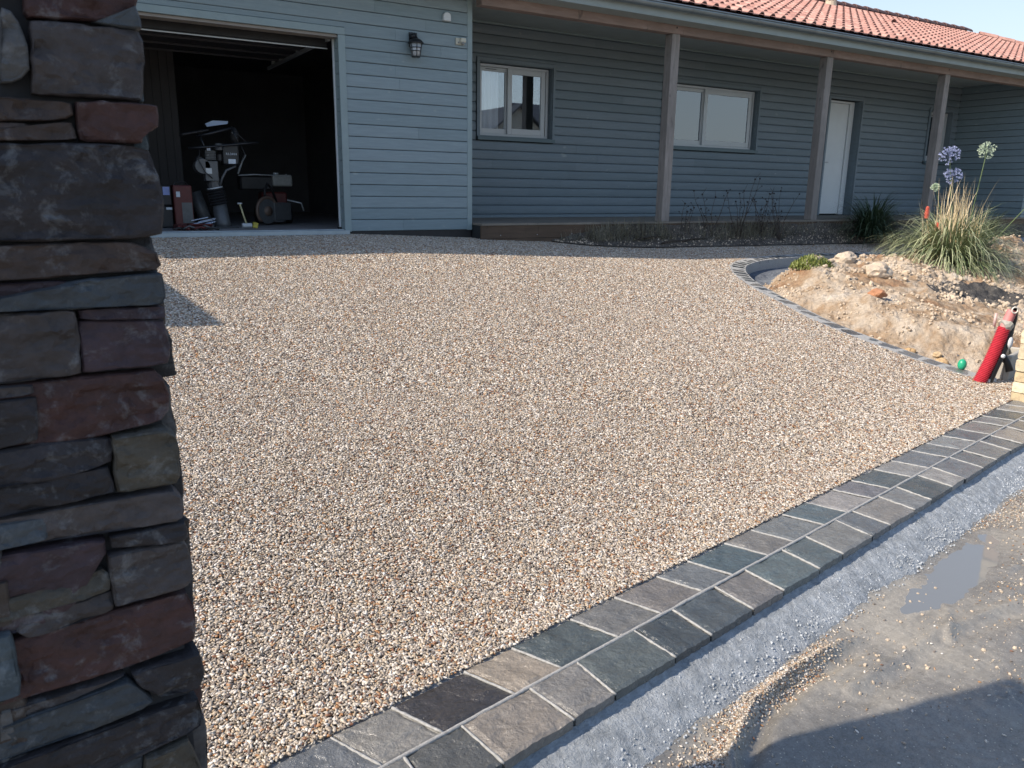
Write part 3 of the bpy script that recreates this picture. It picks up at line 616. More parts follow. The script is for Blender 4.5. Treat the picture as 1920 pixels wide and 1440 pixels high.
# ---------------------------------------------------------------- stone gate pillar, left foreground
TONE = {'grey':(.074,.070,.070), 'red':(.068,.038,.035), 'blue':(.062,.078,.088), 'light':(.11,.12,.122), 'brown':(.064,.050,.043), 'purple':(.052,.038,.045), 'dark':(.034,.033,.036), 'olive':(.072,.070,.056)}
PA = R_(4.4); PO = Vector((-4.578, -7.9, 0))
pil = empty('stone_gate_pillar', (-4.82, -7.65, -1.1), label='tall near pillar of dark dry stacked slate stones at the left edge', cat='pillar', group='gate pillars of the driveway')
pil.rotation_euler = (0, 0, 0)
def stone_mesh(poly, n_seed, depth_back=.05, proud=.018, detail=False):
    # poly in (s, z), counterclockwise or not; outline resampled, front domed and split
    rnd = random.Random(n_seed); P = [Vector((a, b)) for a, b in poly]
    ar = sum(P[i].x*P[(i+1) % len(P)].y-P[(i+1) % len(P)].x*P[i].y for i in range(len(P)))
    if ar < 0: P = P[::-1]
    per = sum((P[i]-P[i-1]).length for i in range(len(P))); st = max(.008, per/40); Q = []
    for i in range(len(P)):
        a, b = P[i], P[(i+1) % len(P)]; n = max(1, int((b-a).length/st))
        for k in range(n):
            q = a.lerp(b, k/n); Q.append(q)
    c = sum(Q, Vector((0, 0)))/len(Q)
    Q2 = []
    for i, q in enumerate(Q):   # round the corners, roughen the outline
        q_ = (Q[i-1]+2*q+Q[(i+1) % len(Q)])/4
        j = .0016*fbm(q.x*60, q.y*60, n_seed, 2); Q2.append(q_.lerp(q, .5)+(q_-c).normalized()*(j*1.4+(.0006 if detail else 0)))
    Q = Q2; n = len(Q); V = []; F = []
    w_ = max(q.x for q in Q)-min(q.x for q in Q); h_ = max(q.y for q in Q)-min(q.y for q in Q)
    base = proud*rnd.uniform(.35, 1.0); tx, tz = rnd.uniform(-.05, .05), rnd.uniform(-.12, .12)
    sp = .0055 if detail else .03
    def relief(x, z):
        a = .0042*fbm(x*30, z*70, n_seed, 4)
        return a-.0028*max(0, round(2.6*MN.noise(Vector((x*16, z*42, n_seed*1.3))))) if detail else a
    rings = ((-.0012, -depth_back), (-.0012, -.004), (.0, .0008), (.0022, .0032))
    for ri, (ins, out) in enumerate(rings):
        for q in Q:
            d = c-q; L = max(d.length, 1e-4); p = q+d*min(.5, ins/L); o = out if ri == 0 else base+out
            if ri > 1: o += tx*(p.x-c.x)+tz*(p.y-c.y)+relief(p.x, p.y)*(1 if ri > 2 else .6)
            V.append((p.x, p.y, o))
    for r in range(3):
        for i in range(n): F.append((r*n+i, r*n+(i+1) % n, (r+1)*n+(i+1) % n, (r+1)*n+i))
    inner = [Vector((V[3*n+i][0], V[3*n+i][1])) for i in range(n)]; pts = list(inner)
    x0_, x1_ = min(q.x for q in inner), max(q.x for q in inner); y0_, y1_ = min(q.y for q in inner), max(q.y for q in inner)
    def inside(x, y):
        r_ = False
        for i in range(n):
            a, b = inner[i], inner[i-1]
            if (a.y > y) != (b.y > y) and x < (b.x-a.x)*(y-a.y)/(b.y-a.y)+a.x: r_ = not r_
        return r_
    yy = y0_+sp*.6
    while yy < y1_:
        xx = x0_+sp*rnd.random()
        while xx < x1_:
            x_, y_ = xx+rnd.uniform(-.3, .3)*sp, yy+rnd.uniform(-.3, .3)*sp
            if inside(x_, y_) and min((Vector((x_, y_))-q).length for q in inner) > sp*.45: pts.append(Vector((x_, y_)))
            xx += sp
        yy += sp
    vv, ee, ff, ov, oe, of = delaunay_2d_cdt(pts, [], [list(range(n))], 1, 1e-6, True)
    k0 = len(V)
    for k_, v_ in enumerate(vv):
        src = ov[k_][0] if ov[k_] else 0
        V.append(V[3*n+src] if ov[k_] and src < n else (v_.x, v_.y, base+.0036+tx*(v_.x-c.x)+tz*(v_.y-c.y)+relief(v_.x, v_.y)))
    for f_ in ff: F.append(tuple(k0+a for a in f_))
    return V, F
def place_stone(V, F, org, ang, mat, parent, col):
    e = Vector((math.cos(ang), math.sin(ang), 0)); nn = Vector((math.sin(ang), -math.cos(ang), 0)); W = []
    for s, z, o in V: W.append(org+e*s+nn*o+Vector((0, 0, z)))
    po = parent.matrix_world.inverted() if False else None
    off = Vector(parent.location)
    return pyd('stone', [v-off for v in W], F, mat, parent, False, col)
off = Vector(pil.location)
mb = MB(); e = Vector((math.cos(PA), math.sin(PA), 0)); nb = Vector((-math.sin(PA), math.cos(PA), 0))
a = PO+e*-.012+nb*.008; b = PO+e*-.50+nb*.008; c = b+nb*.68; d = PO+e*-.02+nb*.68
mb.add([tuple(Vector((q.x, q.y, z))-off) for z in (-1.2, 1.18) for q in (a, b, c, d)], [(0,1,2,3),(7,6,5,4),(1,0,4,5),(2,1,5,6),(3,2,6,7),(0,3,7,4)])
mb.build('mortar_core', M['core'], pil)
for i, (tone, poly) in enumerate(STONES):
    left = min(p[0] for p in poly) < -.108; right = max(p[0] for p in poly) > -.02
    if left and tone not in ('light',):     # stones cut by the picture's edge go on to the left
        xm = min(p[0] for p in poly); poly = [((p[0]-.05*(1+(i*7 % 5)/5)) if p[0] < xm+.022 else p[0], p[1]) for p in poly]
    V, F = stone_mesh(poly, i+3, .10 if right else .04, .014, True)
    rnd = random.Random(i); q_ = rnd.uniform(.85, 1.2); cc = tuple(x*q_*k_ for x, k_ in zip(TONE[tone], (.88, .80, .80)))
    place_stone(V, F, PO, PA, M['stone'], pil, cc)
# courses outside the picture: rest of the street face and the side towards the drive
rnd = random.Random(99)
def courses(org, ang, s0, s1, z0, z1, mat, parent, tones, seed, hmin=.035, hmax=.09, lmin=.09, lmax=.22, ex=None, proud=.018):
    rnd = random.Random(seed); z = z0; k = 0
    while z < z1-.02:
        h = min(rnd.uniform(hmin, hmax), z1-z); s = s0
        while s < s1-.02:
            L = min(rnd.uniform(lmin, lmax), s1-s)
            if s1-(s+L) < .04: L = s1-s
            if not (ex and ex(s, s+L, z, z+h)):
                q_ = rnd.uniform(.8, 1.15); g = .003; j = lambda: rnd.uniform(-.003, .003)
                poly = [(s+g, z+g+j()), (s+L*.5, z+g+j()), (s+L-g, z+g+j()), (s+L-g+j(), z+h-g), (s+L*.45, z+h-g+j()), (s+g+j(), z+h-g+j())]
                V, F = stone_mesh(poly, seed*100+k, .03, proud); place_stone(V, F, org, ang, mat, parent, tuple(x*q_ for x in rnd.choice(tones)))
            s += L; k += 1
        z += h
darks = [TONE[k] for k in ('grey','red','blue','brown','purple','dark')]
courses(PO+nb*.02+e*.0, PA+math.pi/2, 0, .65, -1.1, 1.15, M['stone'], pil, darks, 21, .05, .12, .14, .3, proud=.003)
courses(PO, PA, -.49, -.19, -1.1, 1.15, M['stone'], pil, darks, 5); courses(PO, PA, -.19, .0, .72, 1.15, M['stone'], pil, darks, 7)
courses(PO, PA, -.19, .0, -1.1, -.36, M['stone'], pil, darks, 6)

# ---------------------------------------------------------------- second pillar on the right
p2 = empty('stone_gate_pillar', (1.52, -6.02, -1.05), label='sunlit yellow stone pillar cut off by the right edge of the photo', cat='pillar', group='gate pillars of the driveway')
mb = MB(); A2 = R_(10.6); o2 = Vector((1.545, -5.93, 0)); e2 = Vector((math.cos(A2), math.sin(A2), 0)); n2 = Vector((-math.sin(A2), math.cos(A2), 0))
q = [o2+e2*.02-n2*.36, o2+e2*.42-n2*.36, o2+e2*.42-n2*.02, o2+e2*.02-n2*.02]; off = Vector(p2.location)
mb.add([tuple(Vector((v.x, v.y, z))-off) for z in (-1.1, .8) for v in q], [(3,2,1,0),(4,5,6,7),(0,1,5,4),(1,2,6,5),(2,3,7,6),(3,0,4,7)])
mb.build('mortar_core', M['mortar'], p2)
ys_ = [(.50,.40,.25),(.58,.50,.36),(.46,.32,.20),(.55,.47,.33),(.50,.36,.26)]  # warm sunlight is mixed into these stone colours
# face towards the drive (faces -x) and face towards the street
courses(o2, A2-math.pi/2, .0, .37, -1.01, .75, M['yellowstone'], p2, ys_, 31, .07, .13, .17, .37)
courses(o2-n2*.37, A2, .0, .42, -1.01, .75, M['yellowstone'], p2, ys_, 32, .07, .13, .14, .3)
mb = MB(); mb.box(-.06, .45, -.42, .06, 1.78, 1.85); o = mb.build('cap_slab', M['concrete'], p2); 

# ---------------------------------------------------------------- the house
house = empty('house', (0, 0, 0), label='single storey house clad in grey green boards with a red tiled roof and covered porch', cat='house')
B = .133
def part(name, parent=None, **k):
    me = bpy.data.meshes.new(name)
    return link(name, me, None, parent or house)
# board profile, unit length along x, outside faces -y
def board_me(name, mat, round_=False):
    if round_: pr = [(0,.003),(-.012,.003),(-.019,.012),(-.023,.045),(-.023,.085),(-.018,.118),(-.008,.131),(0,.131)]
    else: pr = [(0,.003),(-.014,.003),(-.0185,.008),(-.0195,.014),(-.019,.124),(-.016,.129),(-.010,.131),(0,.131)]
    n = len(pr); V = [(x, y, z) for x in (0, 1) for y, z in pr]
    F = [(i, (i+1) % n, n+(i+1) % n, n+i) for i in range(n)]+[tuple(range(n))[::-1], tuple(range(n, 2*n))]
    me = bpy.data.meshes.new(name); me.from_pydata(V, [], F); me.materials.append(mat); me.update(); return me
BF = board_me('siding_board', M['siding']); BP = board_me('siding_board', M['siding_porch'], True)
def boards(me, parent, x0, x1, z0, rows, y0, holes=(), rz=0, org=None, seed=1, joint=2.4, ztop=None):
    rnd = random.Random(seed)
    for r in range(rows):
        z = z0+r*B; segs = [(x0, x1)]
        for hx0, hx1, hz0, hz1 in holes:      # boards ripped down to fit over and under an opening
            for za, zb in ((hz1, z+B), (z, hz0)):
                if z < hz1 < z+B and za == hz1 or z < hz0 < z+B and zb == hz0:
                    if .012 < zb-za < B-.012:
                        o = bpy.data.objects.new('siding_board', me); COL.objects.link(o); o.parent = parent
                        o.location = (max(hx0, x0), y0, za); o.scale = (min(hx1, x1)-max(hx0, x0)-.001, 1, (zb-za)/B)
        for hx0, hx1, hz0, hz1 in holes:
            if z+B > hz0+.012 and z < hz1-.012:
                ns = []
                for a, b in segs:
                    if hx0 > a+.01: ns.append((a, min(b, hx0)))
                    if hx1 < b-.01: ns.append((max(a, hx1), b))
                    if hx1 <= a or hx0 >= b: ns = ns if False else ns
                segs = [s for s in ns if s[1]-s[0] > .02] if ns else []
        for a, b in segs:
            cuts = [a]; p = a+rnd.uniform(.5, 2.8)
            while p < b-.35: cuts.append(p); p += rnd.uniform(1.5, 3.2)
            cuts.append(b)
            for u, v in zip(cuts, cuts[1:]):
                o = bpy.data.objects.new('siding_board', me); COL.objects.link(o); o.parent = parent
                L = v-u-.0015
                if rz: o.location = (y0, -u, z); o.rotation_euler = (0, 0, rz)
                else: o.location = (u, y0+rnd.uniform(-.0008, .0008), z)
                zs = 1 if ztop is None or z+B <= ztop else (ztop-z)/B
                o.scale = (L, 1, zs)
# --- garage block
mb = MB(); mb.box(-1.60, 0, .0, .16, -.02, 2.9); mb.box(-4.2, -1.60, .0, .16, 2.2, 2.9); mb.box(-6.6, -4.2, .0, .16, -.02, 2.9)
gw = mb.build('garage_wall', M['backing'], house)
boards(BF, gw, -6.6, -.052, .003, 21, .0, holes=[(-4.25, -1.578, -.5, 2.205)], seed=4, ztop=2.70)
mb = MB(); mb.box(-.055, .012, -.026, .0, -.0, 2.70); mb.box(.0, .022, .0, .06, 0, 2.70); bevel(mb.build('corner_trim', M['trim'], gw), .003)
mb = MB(); mb.box(-1.655, -1.575, -.028, .0, .0, 2.128); bevel(mb.build('door_trim', M['trim'], gw), .003)
mb = MB(); mb.box(-4.25, -1.575, -.030, .0, 2.130, 2.203); bevel(mb.build('door_trim', M['trim'], gw), .003)
mb = MB(); mb.box(-4.25, -4.17, -.028, .0, .0, 2.128); mb.build('door_trim', M['trim'], gw)
# boarded jamb with a pale frame edge behind it
for r in range(16):
    mb = MB(); mb.box(-1.652, -1.60, .002, .13, .003+r*B, min(.003+r*B+.128, 2.12)); mb.build('jamb_board', M['trim'], gw)
mb = MB(); mb.box(-1.668, -1.60, .132, .155, .03, 2.115); mb.build('door_frame', M['white'], gw)
mb = MB(); mb.box(-4.2, -1.60, .002, .16, 2.10, 2.128); mb.build('lintel_lining', simple('beige_lintel', (.26,.24,.22), .7, 0, .1, 5, 0), gw)
mb = MB(); mb.box(-1.685, -1.64, .10, .16, .012, .05); mb.build('rubber_stop', M['dark'], gw)
mb = MB(); mb.box(-1.575, .0, -.005, .0, -.14, .003); mb.box(.0, .012, .0, 1.6, -.2, .1); mb.build('plinth', M['dark'], gw)
mb = MB(); mb.box(-4.3, -1.60, -.035, .10, -.03, .018); mb.box(-4.3, -1.62, .0, .035, .018, .03)
bevel(mb.build('garage_threshold', M['threshold'], house), .003)
mb = MB(); mb.box(-6.4, -.16, .10, 6.4, -.1, .026); mb.build('garage_floor', M['garage_floor'], house)
mb = MB(); mb.box(-6.5, -6.4, .16, 6.5, 0, 2.6); mb.box(-.16, 0, .16, 6.5, 0, 2.9); mb.box(-6.5, 0, 6.4, 6.5, 0, 2.9); mb.box(-6.5, -.16, .16, 6.4, 2.5, 2.6); mb.box(-6.7, -6.6, 0, 8.4, -.2, 2.9)
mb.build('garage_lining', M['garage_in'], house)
mb = MB(); mb.box(-6.4, -3.0, 2.4, 2.45, .026, 2.5)
for i in range(34): mb.box(-6.38+i*.1, -6.35+i*.1, 2.385, 2.399, .026, 2.5)
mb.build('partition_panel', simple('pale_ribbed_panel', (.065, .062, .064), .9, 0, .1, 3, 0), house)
# up and over door pushed back under the ceiling
sd_ = None
for i in range(4):
    mb = MB(); mb.box(-4.15, -1.68, .32+i*.5, .32+i*.5+.485, 2.15, 2.19); mb.box(-4.15, -1.68, .32+i*.5+.47, .32+i*.5+.484, 2.128, 2.149)
    o = mb.build('door_panel', simple('door_panel_inside', (.07,.07,.08), .5, 0, .05, 3, 0) if i == 0 else bpy.data.materials['door_panel_inside'], house)
mb = MB(); mb.box(-4.15, -1.68, .285, .315, 2.02, 2.035); mb.box(-4.15, -1.68, .285, .315, 2.04, 2.12); mb.build('door_seal', M['dark'], house)
mb = MB(); mb.box(-4.15, -1.68, .278, .284, 2.012, 2.024); mb.build('seal_edge', M['alu'], house)
mb = MB(); mb.box(-1.70, -1.67, .2, 2.9, 2.09, 2.13); mb.tube([(-4.1,.36,2.10),(-1.7,.36,2.10)], .012)
for i in range(6): mb.box(-1.71, -1.66, .6+i*.4, .63+i*.4, 2.13, 2.5)
mb.build('door_track', M['alu'], house)
# --- recessed porch wall
XE = 13.055
W1 = (.99, 2.26, 1.275, 2.295); W2 = (4.50, 6.74, 1.275, 2.295); W3 = (12.0, 12.80, 1.24, 2.275); DR = (8.70, 9.68, .095, 2.30)
def wallboxes(mb, x0, x1, y0, y1, z0, z1, holes):
    xs = sorted({x0, x1} | {h[0] for h in holes} | {h[1] for h in holes})
    for a, b in zip(xs, xs[1:]):
        hs = [h for h in holes if h[0] <= a+1e-6 and h[1] >= b-1e-6]
        if not hs: mb.box(a, b, y0, y1, z0, z1)
        else:
            h = hs[0]
            if h[2] > z0+.01: mb.box(a, b, y0, y1, z0, h[2])
            mb.box(a, b, y0, y1, h[3], z1)
mb = MB(); wallboxes(mb, 0, XE+.1, 1.62, 1.82, .05, 2.9, [W1, W2, W3, DR])
pw = mb.build('porch_wall', M['backing'], house)
HO = [(h[0]-.055, h[1]+.04, h[2]-.07, h[3]+.05) for h in (W1, W2, W3)]+[(DR[0]-.05, DR[1]+.045, 0, DR[3]+.045)]
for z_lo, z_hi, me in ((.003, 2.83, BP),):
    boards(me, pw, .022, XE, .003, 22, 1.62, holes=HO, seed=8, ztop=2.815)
# --- side wall closing the porch on the right, continuing as the next block
mb = MB(); mb.box(XE+.02, XE+.2, -.02, 1.62, .0, 2.9); mb.box(XE+.02, 21, -.02, .15, -.2, 2.9); mb.box(20.8, 21, .15, 8.2, -.2, 2.9); mb.box(-6.6, 21, 8.2, 8.4, -.2, 2.9)
sw = mb.build('side_wall', M['backing'], house)
for r in range(22):
    o = bpy.data.objects.new('siding_board', BF); COL.objects.link(o); o.parent = sw
    o.location = (XE+.02, 1.60, .003+r*B-.133*0); o.rotation_euler = (0, 0, -math.pi/2); o.scale = (1.62, 1, .98 if r < 21 else .2)
for r in range(2):
    o = bpy.data.objects.new('siding_board', BF); COL.objects.link(o); o.parent = sw
    o.location = (XE+.02, .0, .003-(r+1)*B); o.rotation_euler = (0, 0, -math.pi/2); o.scale = (.02, 1, 1)
boards(BF, sw, XE, 21, -.13, 22, -.02, seed=12, ztop=2.70)
# --- windows
def window(x0, x1, z0, z1, stile, glass_l, curtain=(0, 1), dark=False):
    wn = MB()
    wn.box(x0-.05, x0, 1.575, 1.605, z0-.015, z1+.05); wn.box(x1, x1+.04, 1.575, 1.605, z0-.015, z1+.05); wn.box(x0, x1, 1.577, 1.605, z1, z1+.048)
    wn.box(x0-.0, x0+.008, 1.606, 1.80, z0, z1); wn.box(x1-.008, x1-.0, 1.606, 1.80, z0, z1); wn.box(x0+.008, x1-.008, 1.606, 1.80, z1-.008, z1-.0)
    win = wn.build('window', M['siding_porch'], house)
    mb = MB(); mb.prism([(0, 0), (0, 0), (0, 0)], 0, 0) if False else None
    mb.box(x0-.045, x1+.035, 1.55, 1.60, z0-.065, z0-.018); mb.box(x0, x1, 1.602, 1.80, z0-.04, z0-.002); mb.build('sill', simple('dark_sill', (.10,.15,.17), .45, 0, .05, 5, 0) if 'dark_sill' not in bpy.data.materials else bpy.data.materials['dark_sill'], win)
    y = 1.70; f = .035
    def rectf(mb, a, b, c, d, w_, ya, yb, wb=None):
        wb = wb or w_
        mb.box(a, a+w_, ya, yb, c, d); mb.box(b-w_, b, ya, yb, c, d); mb.box(a+w_, b-w_, ya, yb, c, c+wb); mb.box(a+w_, b-w_, ya, yb, d-w_, d)
    mb = MB(); rectf(mb, x0+.009, x1-.04, z0, z1-.02, f, y-.03, y+.06); mb.box(x1-.04, x1-.009, y+.0, y+.05, z0, z1-.02)
    bevel(mb.build('frame', M['alu'], win), .003)
    mb = MB(); rectf(mb, x0+.045, stile+.02, z0+.036, z1-.056, .055, y+.012, y+.045, .075); bevel(mb.build('sash', M['alu'], win), .003)
    mb = MB(); rectf(mb, stile-.01, x1-.085, z0+.036, z1-.056, .075, y-.026, y+.010, .085); bevel(mb.build('sash', M['alu'], win), .003)
    mb = MB(); mb.box(x0+.10, stile-.035, y+.028, y+.032, z0+.111, z1-.111); mb.build('pane', M['glass'], win)
    mb = MB(); mb.box(stile+.065, x1-.16, y-.01, y-.006, z0+.121, z1-.131); mb.build('pane', M['glass'], win)
    mb = MB(); mb.box(x0+.16, x0+.34, y+.005, y+.0118, z1-.085, z1-.078); mb.build('vent_slot', M['dark'], win)
    if not dark:
        for a, b in curtain:
            V = []; F = []; n = 110
            for i in range(n+1):
                x = a+(b-a)*i/n; yy = 1.90+.045*math.sin(x*38+math.sin(x*7))+.014*math.sin(x*91+1)
                V += [(x, yy, z0-.05), (x, yy, z1+.05)]
            F = [(2*i, 2*i+2, 2*i+3, 2*i+1) for i in range(n)]; pyd('curtain', V, F, M['curtain'], win, True)
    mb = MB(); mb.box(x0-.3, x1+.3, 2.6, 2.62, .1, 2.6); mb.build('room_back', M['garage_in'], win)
    return win
window(*W1, 1.52, 0, [(1.02, 1.46)]); window(*W2, 5.50, 0, [(4.5, 5.42), (5.55, 6.35)]); window(*W3, 12.4, 0, dark=True)
# --- front door
mb = MB(); mb.box(DR[0]-.045, DR[0], 1.575, 1.606, .095, DR[3]+.04); mb.box(DR[1], DR[1]+.04, 1.575, 1.606, .095, DR[3]+.04); mb.box(DR[0], DR[1], 1.577, 1.606, DR[3], DR[3]+.04)
mb.box(DR[1]-.008, DR[1], 1.607, 1.80, .095, DR[3]); mb.box(DR[0], DR[0]+.008, 1.607, 1.80, .095, DR[3])
dr = mb.build('front_door', M['siding_porch'], house)
mb = MB(); mb.box(DR[0]+.01, DR[0]+.06, 1.72, 1.79, .10, DR[3]-.01); mb.box(9.48, 9.60, 1.72, 1.79, .10, DR[3]-.01); mb.box(DR[0]+.06, 9.48, 1.72, 1.79, DR[3]-.05, DR[3]-.01); mb.box(9.60, DR[1]-.01, 1.76, 1.79, .10, DR[3]-.01)
bevel(mb.build('door_frame', M['white'], dr), .003)
mb = MB(); mb.box(DR[0]+.065, 9.474, 1.745, 1.785, .115, DR[3]-.055); bevel(mb.build('leaf', M['white'], dr), .003)
mb = MB(); mb.tube([(8.85,1.745,1.12),(8.85,1.70,1.12),(8.96,1.70,1.12)], .010, 8); mb.box(8.825,8.875,1.738,1.7445,1.05,1.19); mb.build('handle', M['alu'], dr)
# --- porch: deck, posts, beam, ceiling
mb = MB(); mb.box(.03, XE, -.225, 1.6, -.12, .06); dk = mb.build('porch_deck', M['backing'], house)
for i in range(13):
    mb = MB(); mb.box(.025, XE, -.262+i*.142, -.262+i*.142+.137, .062, .088); mb.build('deck_board', M['decktop'], dk)
mb = MB(); mb.box(.02, XE, -.252, -.227, -.10, .060); mb.build('fascia_board', M['deckfascia'], dk)
mb = MB(); mb.box(.02, XE, -.248, -.227, -.27, -.104); mb.build('fascia_board', M['deckfascia'], dk)
for i in range(24):
    mb = MB(); mb.ball((.3+i*.55, -.252, -.06), .006, 6, 3); mb.build('screw', M['alu'], dk) if i < 4 else None
for i, x in enumerate((2.96, 6.17, 9.36)):
    mb = MB(); mb.box(x, x+.145, -.25, -.105, .088, 2.585); bevel(mb.build('porch_post', M['post'], house), .006)
mb = MB(); mb.box(.014, 13.2, -.252, -.11, 2.587, 2.80); bevel(mb.build('eaves_beam', M['beam'], house), .006)
for x in (2.99, 6.2, 9.39):
    mb = MB(); mb.tube([(x+.04, -.256, 2.665), (x+.04, -.251, 2.665)], .012, 10); mb.build('bolt_hole', M['dark'], house)
mb = MB()
for i in range(17): mb.box(.0, XE, -.108+i*.1015, -.108+i*.1015+.098, 2.822, 2.838)
mb.box(.0, XE, -.11, 1.62, 2.839, 2.86); o = mb.build('porch_ceiling', M['soffit'], house)
mb = MB(); mb.box(.022, XE, 1.575, 1.60, 2.795, 2.820); mb.build('ceiling_strip', M['trim'], house)
# --- roof
EZ, EY, RY, RZ = 2.915, -.50, 4.0, 4.69; SL = (RZ-EZ)/(RY-EY); SA = math.atan(SL); RX = 16.87; EX = RX+(RY-EY)
mb = MB(); z = -.035
mb.add([(-7.2, EY+.02, EZ+z), (EX, EY+.02, EZ+z), (RX, RY, RZ+z), (-7.2, RY, RZ+z), (EX, 2*RY-EY, EZ+z), (-7.2, 2*RY-EY, EZ+z)], [(0,1,2,3),(3,2,4,5),(1,4,2)])
mb.box(-7.2, EX, EY+.03, 8.4, 2.86, 2.868)
roof = mb.build('roof', M['ridge'], house)
mb = MB(); mb.box(-7.2, 21.3, -.53, -.508, 2.705, 2.875); mb.build('fascia', M['soffit'], roof)
mb = MB(); mb.box(-7.2, 21.3, -.531, -.26, 2.693, 2.704); mb.box(-7.2, .0, -.259, -.002, 2.693, 2.704); mb.box(13.3, 21.3, -.259, -.03, 2.693, 2.704); mb.build('eaves_soffit', M['soffit'], roof)
TW = .2203; NR = 13; LS = (RY-EY)/math.cos(SA)/NR
pr = [(0,.0),(.030,.0),(.105,.003),(.118,.012),(.132,.030),(.150,.041),(.172,.044),(.193,.038),(.210,.022),(.220,.005)]
V = []; n = len(pr); F = []
for v_, lift in ((-.02, .024), (LS, .0)):
    for x, h in pr: V.append((x, v_, h+lift))
for x, h in pr: V.append((x, -.02, h+lift+(.024-.013)))
F = [(i, i+1, n+i+1, n+i) for i in range(n-1)]+[(2*n+i, 2*n+i+1, i+1, i) for i in range(n-1)]
tile_me = bpy.data.meshes.new('roof_tile'); tile_me.from_pydata(V, [], F); tile_me.materials.append(M['tile']); tile_me.update()
V0 = [Vector(v) for v in V]; F0 = F
tiles = []
for c in range(int((EX+1.5)/TW)):
    x = 4.999-.17+(c-int(6.3/TW))*TW
    for r in range(NR):
        v_ = r*LS; yy = EY+v_*math.cos(SA)
        if x+.22 > RX+(RY-yy) : continue
        tiles.append((x, v_, math.hypot(x+4.69, yy+8.9)+(0 if x > 2.4 else 50)))
tiles.sort(key=lambda t: t[2]); Rt = Matrix.Rotation(SA, 4, 'X'); rnd = random.Random(5)
for x, v_, _ in tiles[:300]:
    o = bpy.data.objects.new('roof_tile', tile_me); COL.objects.link(o); o.parent = roof
    o.rotation_euler = (SA+rnd.uniform(-.008, .008), rnd.uniform(-.006, .006), rnd.uniform(-.006, .006)); o.location = (x, EY+v_*math.cos(SA), EZ+v_*math.sin(SA))
V = []; F = []
for x, v_, _ in tiles[300:]:
    Mx = Matrix.Translation((x, EY+v_*math.cos(SA), EZ+v_*math.sin(SA))) @ Rt @ Matrix.Rotation(rnd.uniform(-.006, .006), 4, 'Z'); k = len(V)
    V += [Mx @ v for v in V0]; F += [tuple(i+k for i in f) for f in F0]
o = pyd('roof_tiles', V, F, M['tile'], roof); o['kind'] = 'stuff'
def halfround(mb, a, b, r0, r1, up=Vector((0,0,1)), n=7):
    a = Vector(a); b = Vector(b); d = (b-a).normalized(); s = d.cross(up).normalized(); u = s.cross(d); V = []
    for p, r in ((a, r0), (b, r1)):
        for k in range(n): q = math.pi*k/(n-1); V.append(p+s*math.cos(q)*r+u*math.sin(q)*r*.8)
    for p, r in ((a, r0), (b, r1)):
        for k in range(n): q = math.pi*k/(n-1); V.append(p+s*math.cos(q)*(r-.014)+u*math.sin(q)*(r-.014)*.8)
    F = [(k, k+1, n+k+1, n+k) for k in range(n-1)]+[(2*n+k+1, 2*n+k, 3*n+k, 3*n+k+1) for k in range(n-1)]+[(k+1, k, 2*n+k, 2*n+k+1) for k in range(n-1)]+[(n+k, n+k+1, 3*n+k+1, 3*n+k) for k in range(n-1)]
    mb.add(V, F)
x = -7.0
while x < RX:
    mb = MB(); halfround(mb, (x, RY, RZ+.035), (x+.44, RY, RZ+.02), .125, .105)
    if x > 5: mb.build('ridge_tile', M['ridge'], roof)
    x += .40
q = 0
while q < 5.9:
    t0, t1 = q/6.36, (q+.44)/6.36; f = lambda t: (EX+(RX-EX)*t, EY+(RY-EY)*t, EZ+(RZ-EZ)*t+.035)
    mb = MB(); halfround(mb, f(t0), f(t1), .12, .10); mb.build('hip_tile', M['tile'], roof); q += .40
# roof vent near the ridge, and a small tile vent
cv = MB(); cx, cy, cz = 10.95, 3.62, 4.53
cv.tube([(cx,cy,cz-.15),(cx,cy,cz+.02),(cx,cy,cz+.12)], [.15,.135,.115], 14); V = [] 
for k in range(8):
    a = 2*math.pi*k/8; M4 = Matrix.Translation((cx+.105*math.cos(a), cy+.105*math.sin(a), cz+.12)) @ Matrix.Rotation(a, 4, 'Z'); cv.box(-.012, .012, -.022, .022, 0, .11, M4)
cv.tube([(cx,cy,cz+.23),(cx,cy,cz+.26),(cx,cy,cz+.30),(cx,cy,cz+.33)], [.12,.145,.14,.06], 14)
o = cv.build('roof_vent', simple('beige_clay', (.50,.42,.32), .8, 0, .1, 5), roof, False)
mb = MB(); mb.tube([(cx,cy,cz+.10),(cx,cy,cz+.24)], .07, 10); mb.build('vent_core', M['dark'], roof)
mb = MB(); halfround(mb, (11.0, 2.05, 3.965), (11.0, 2.45, 4.06), .10, .03); mb.build('vent_tile', M['tile'], roof)
# --- gutter
V = []; F = []; n = 9; gx0, gx1 = -7.2, 21.3; gy, gzc, gr = -.595, 2.835, .062
for rr in (gr, gr-.004):
    for x in (gx0, gx1):
        for k in range(n): q = math.pi*k/(n-1); V.append((x, gy-rr*math.cos(q), gzc-rr*math.sin(q)))
F = [(k+1, k, n+k, n+k+1) for k in range(n-1)]+[(2*n+k, 2*n+k+1, 3*n+k+1, 3*n+k) for k in range(n-1)]+[(0, 2*n, 3*n, n)]
gut = pyd('gutter', V, F, M['zinc'], house, True)
mb = MB(); mb.tube([(gx0, gy-gr-.004, gzc+.004), (gx1, gy-gr-.004, gzc+.004)], .009, 8); mb.build('gutter_bead', M['zinc'], gut, True)
for i in range(22):
    x = 2.94+i*.6; V = []
    for dx_ in (0, .022):
        for k in range(n): q = math.pi*k/(n-1); V.append((x+dx_, gy-(gr+.004)*math.cos(q), gzc-(gr+.004)*math.sin(q)))
    F = [(k+1, k, n+k, n+k+1) for k in range(n-1)]; pyd('gutter_bracket', V, F, M['zinc'], gut, True)

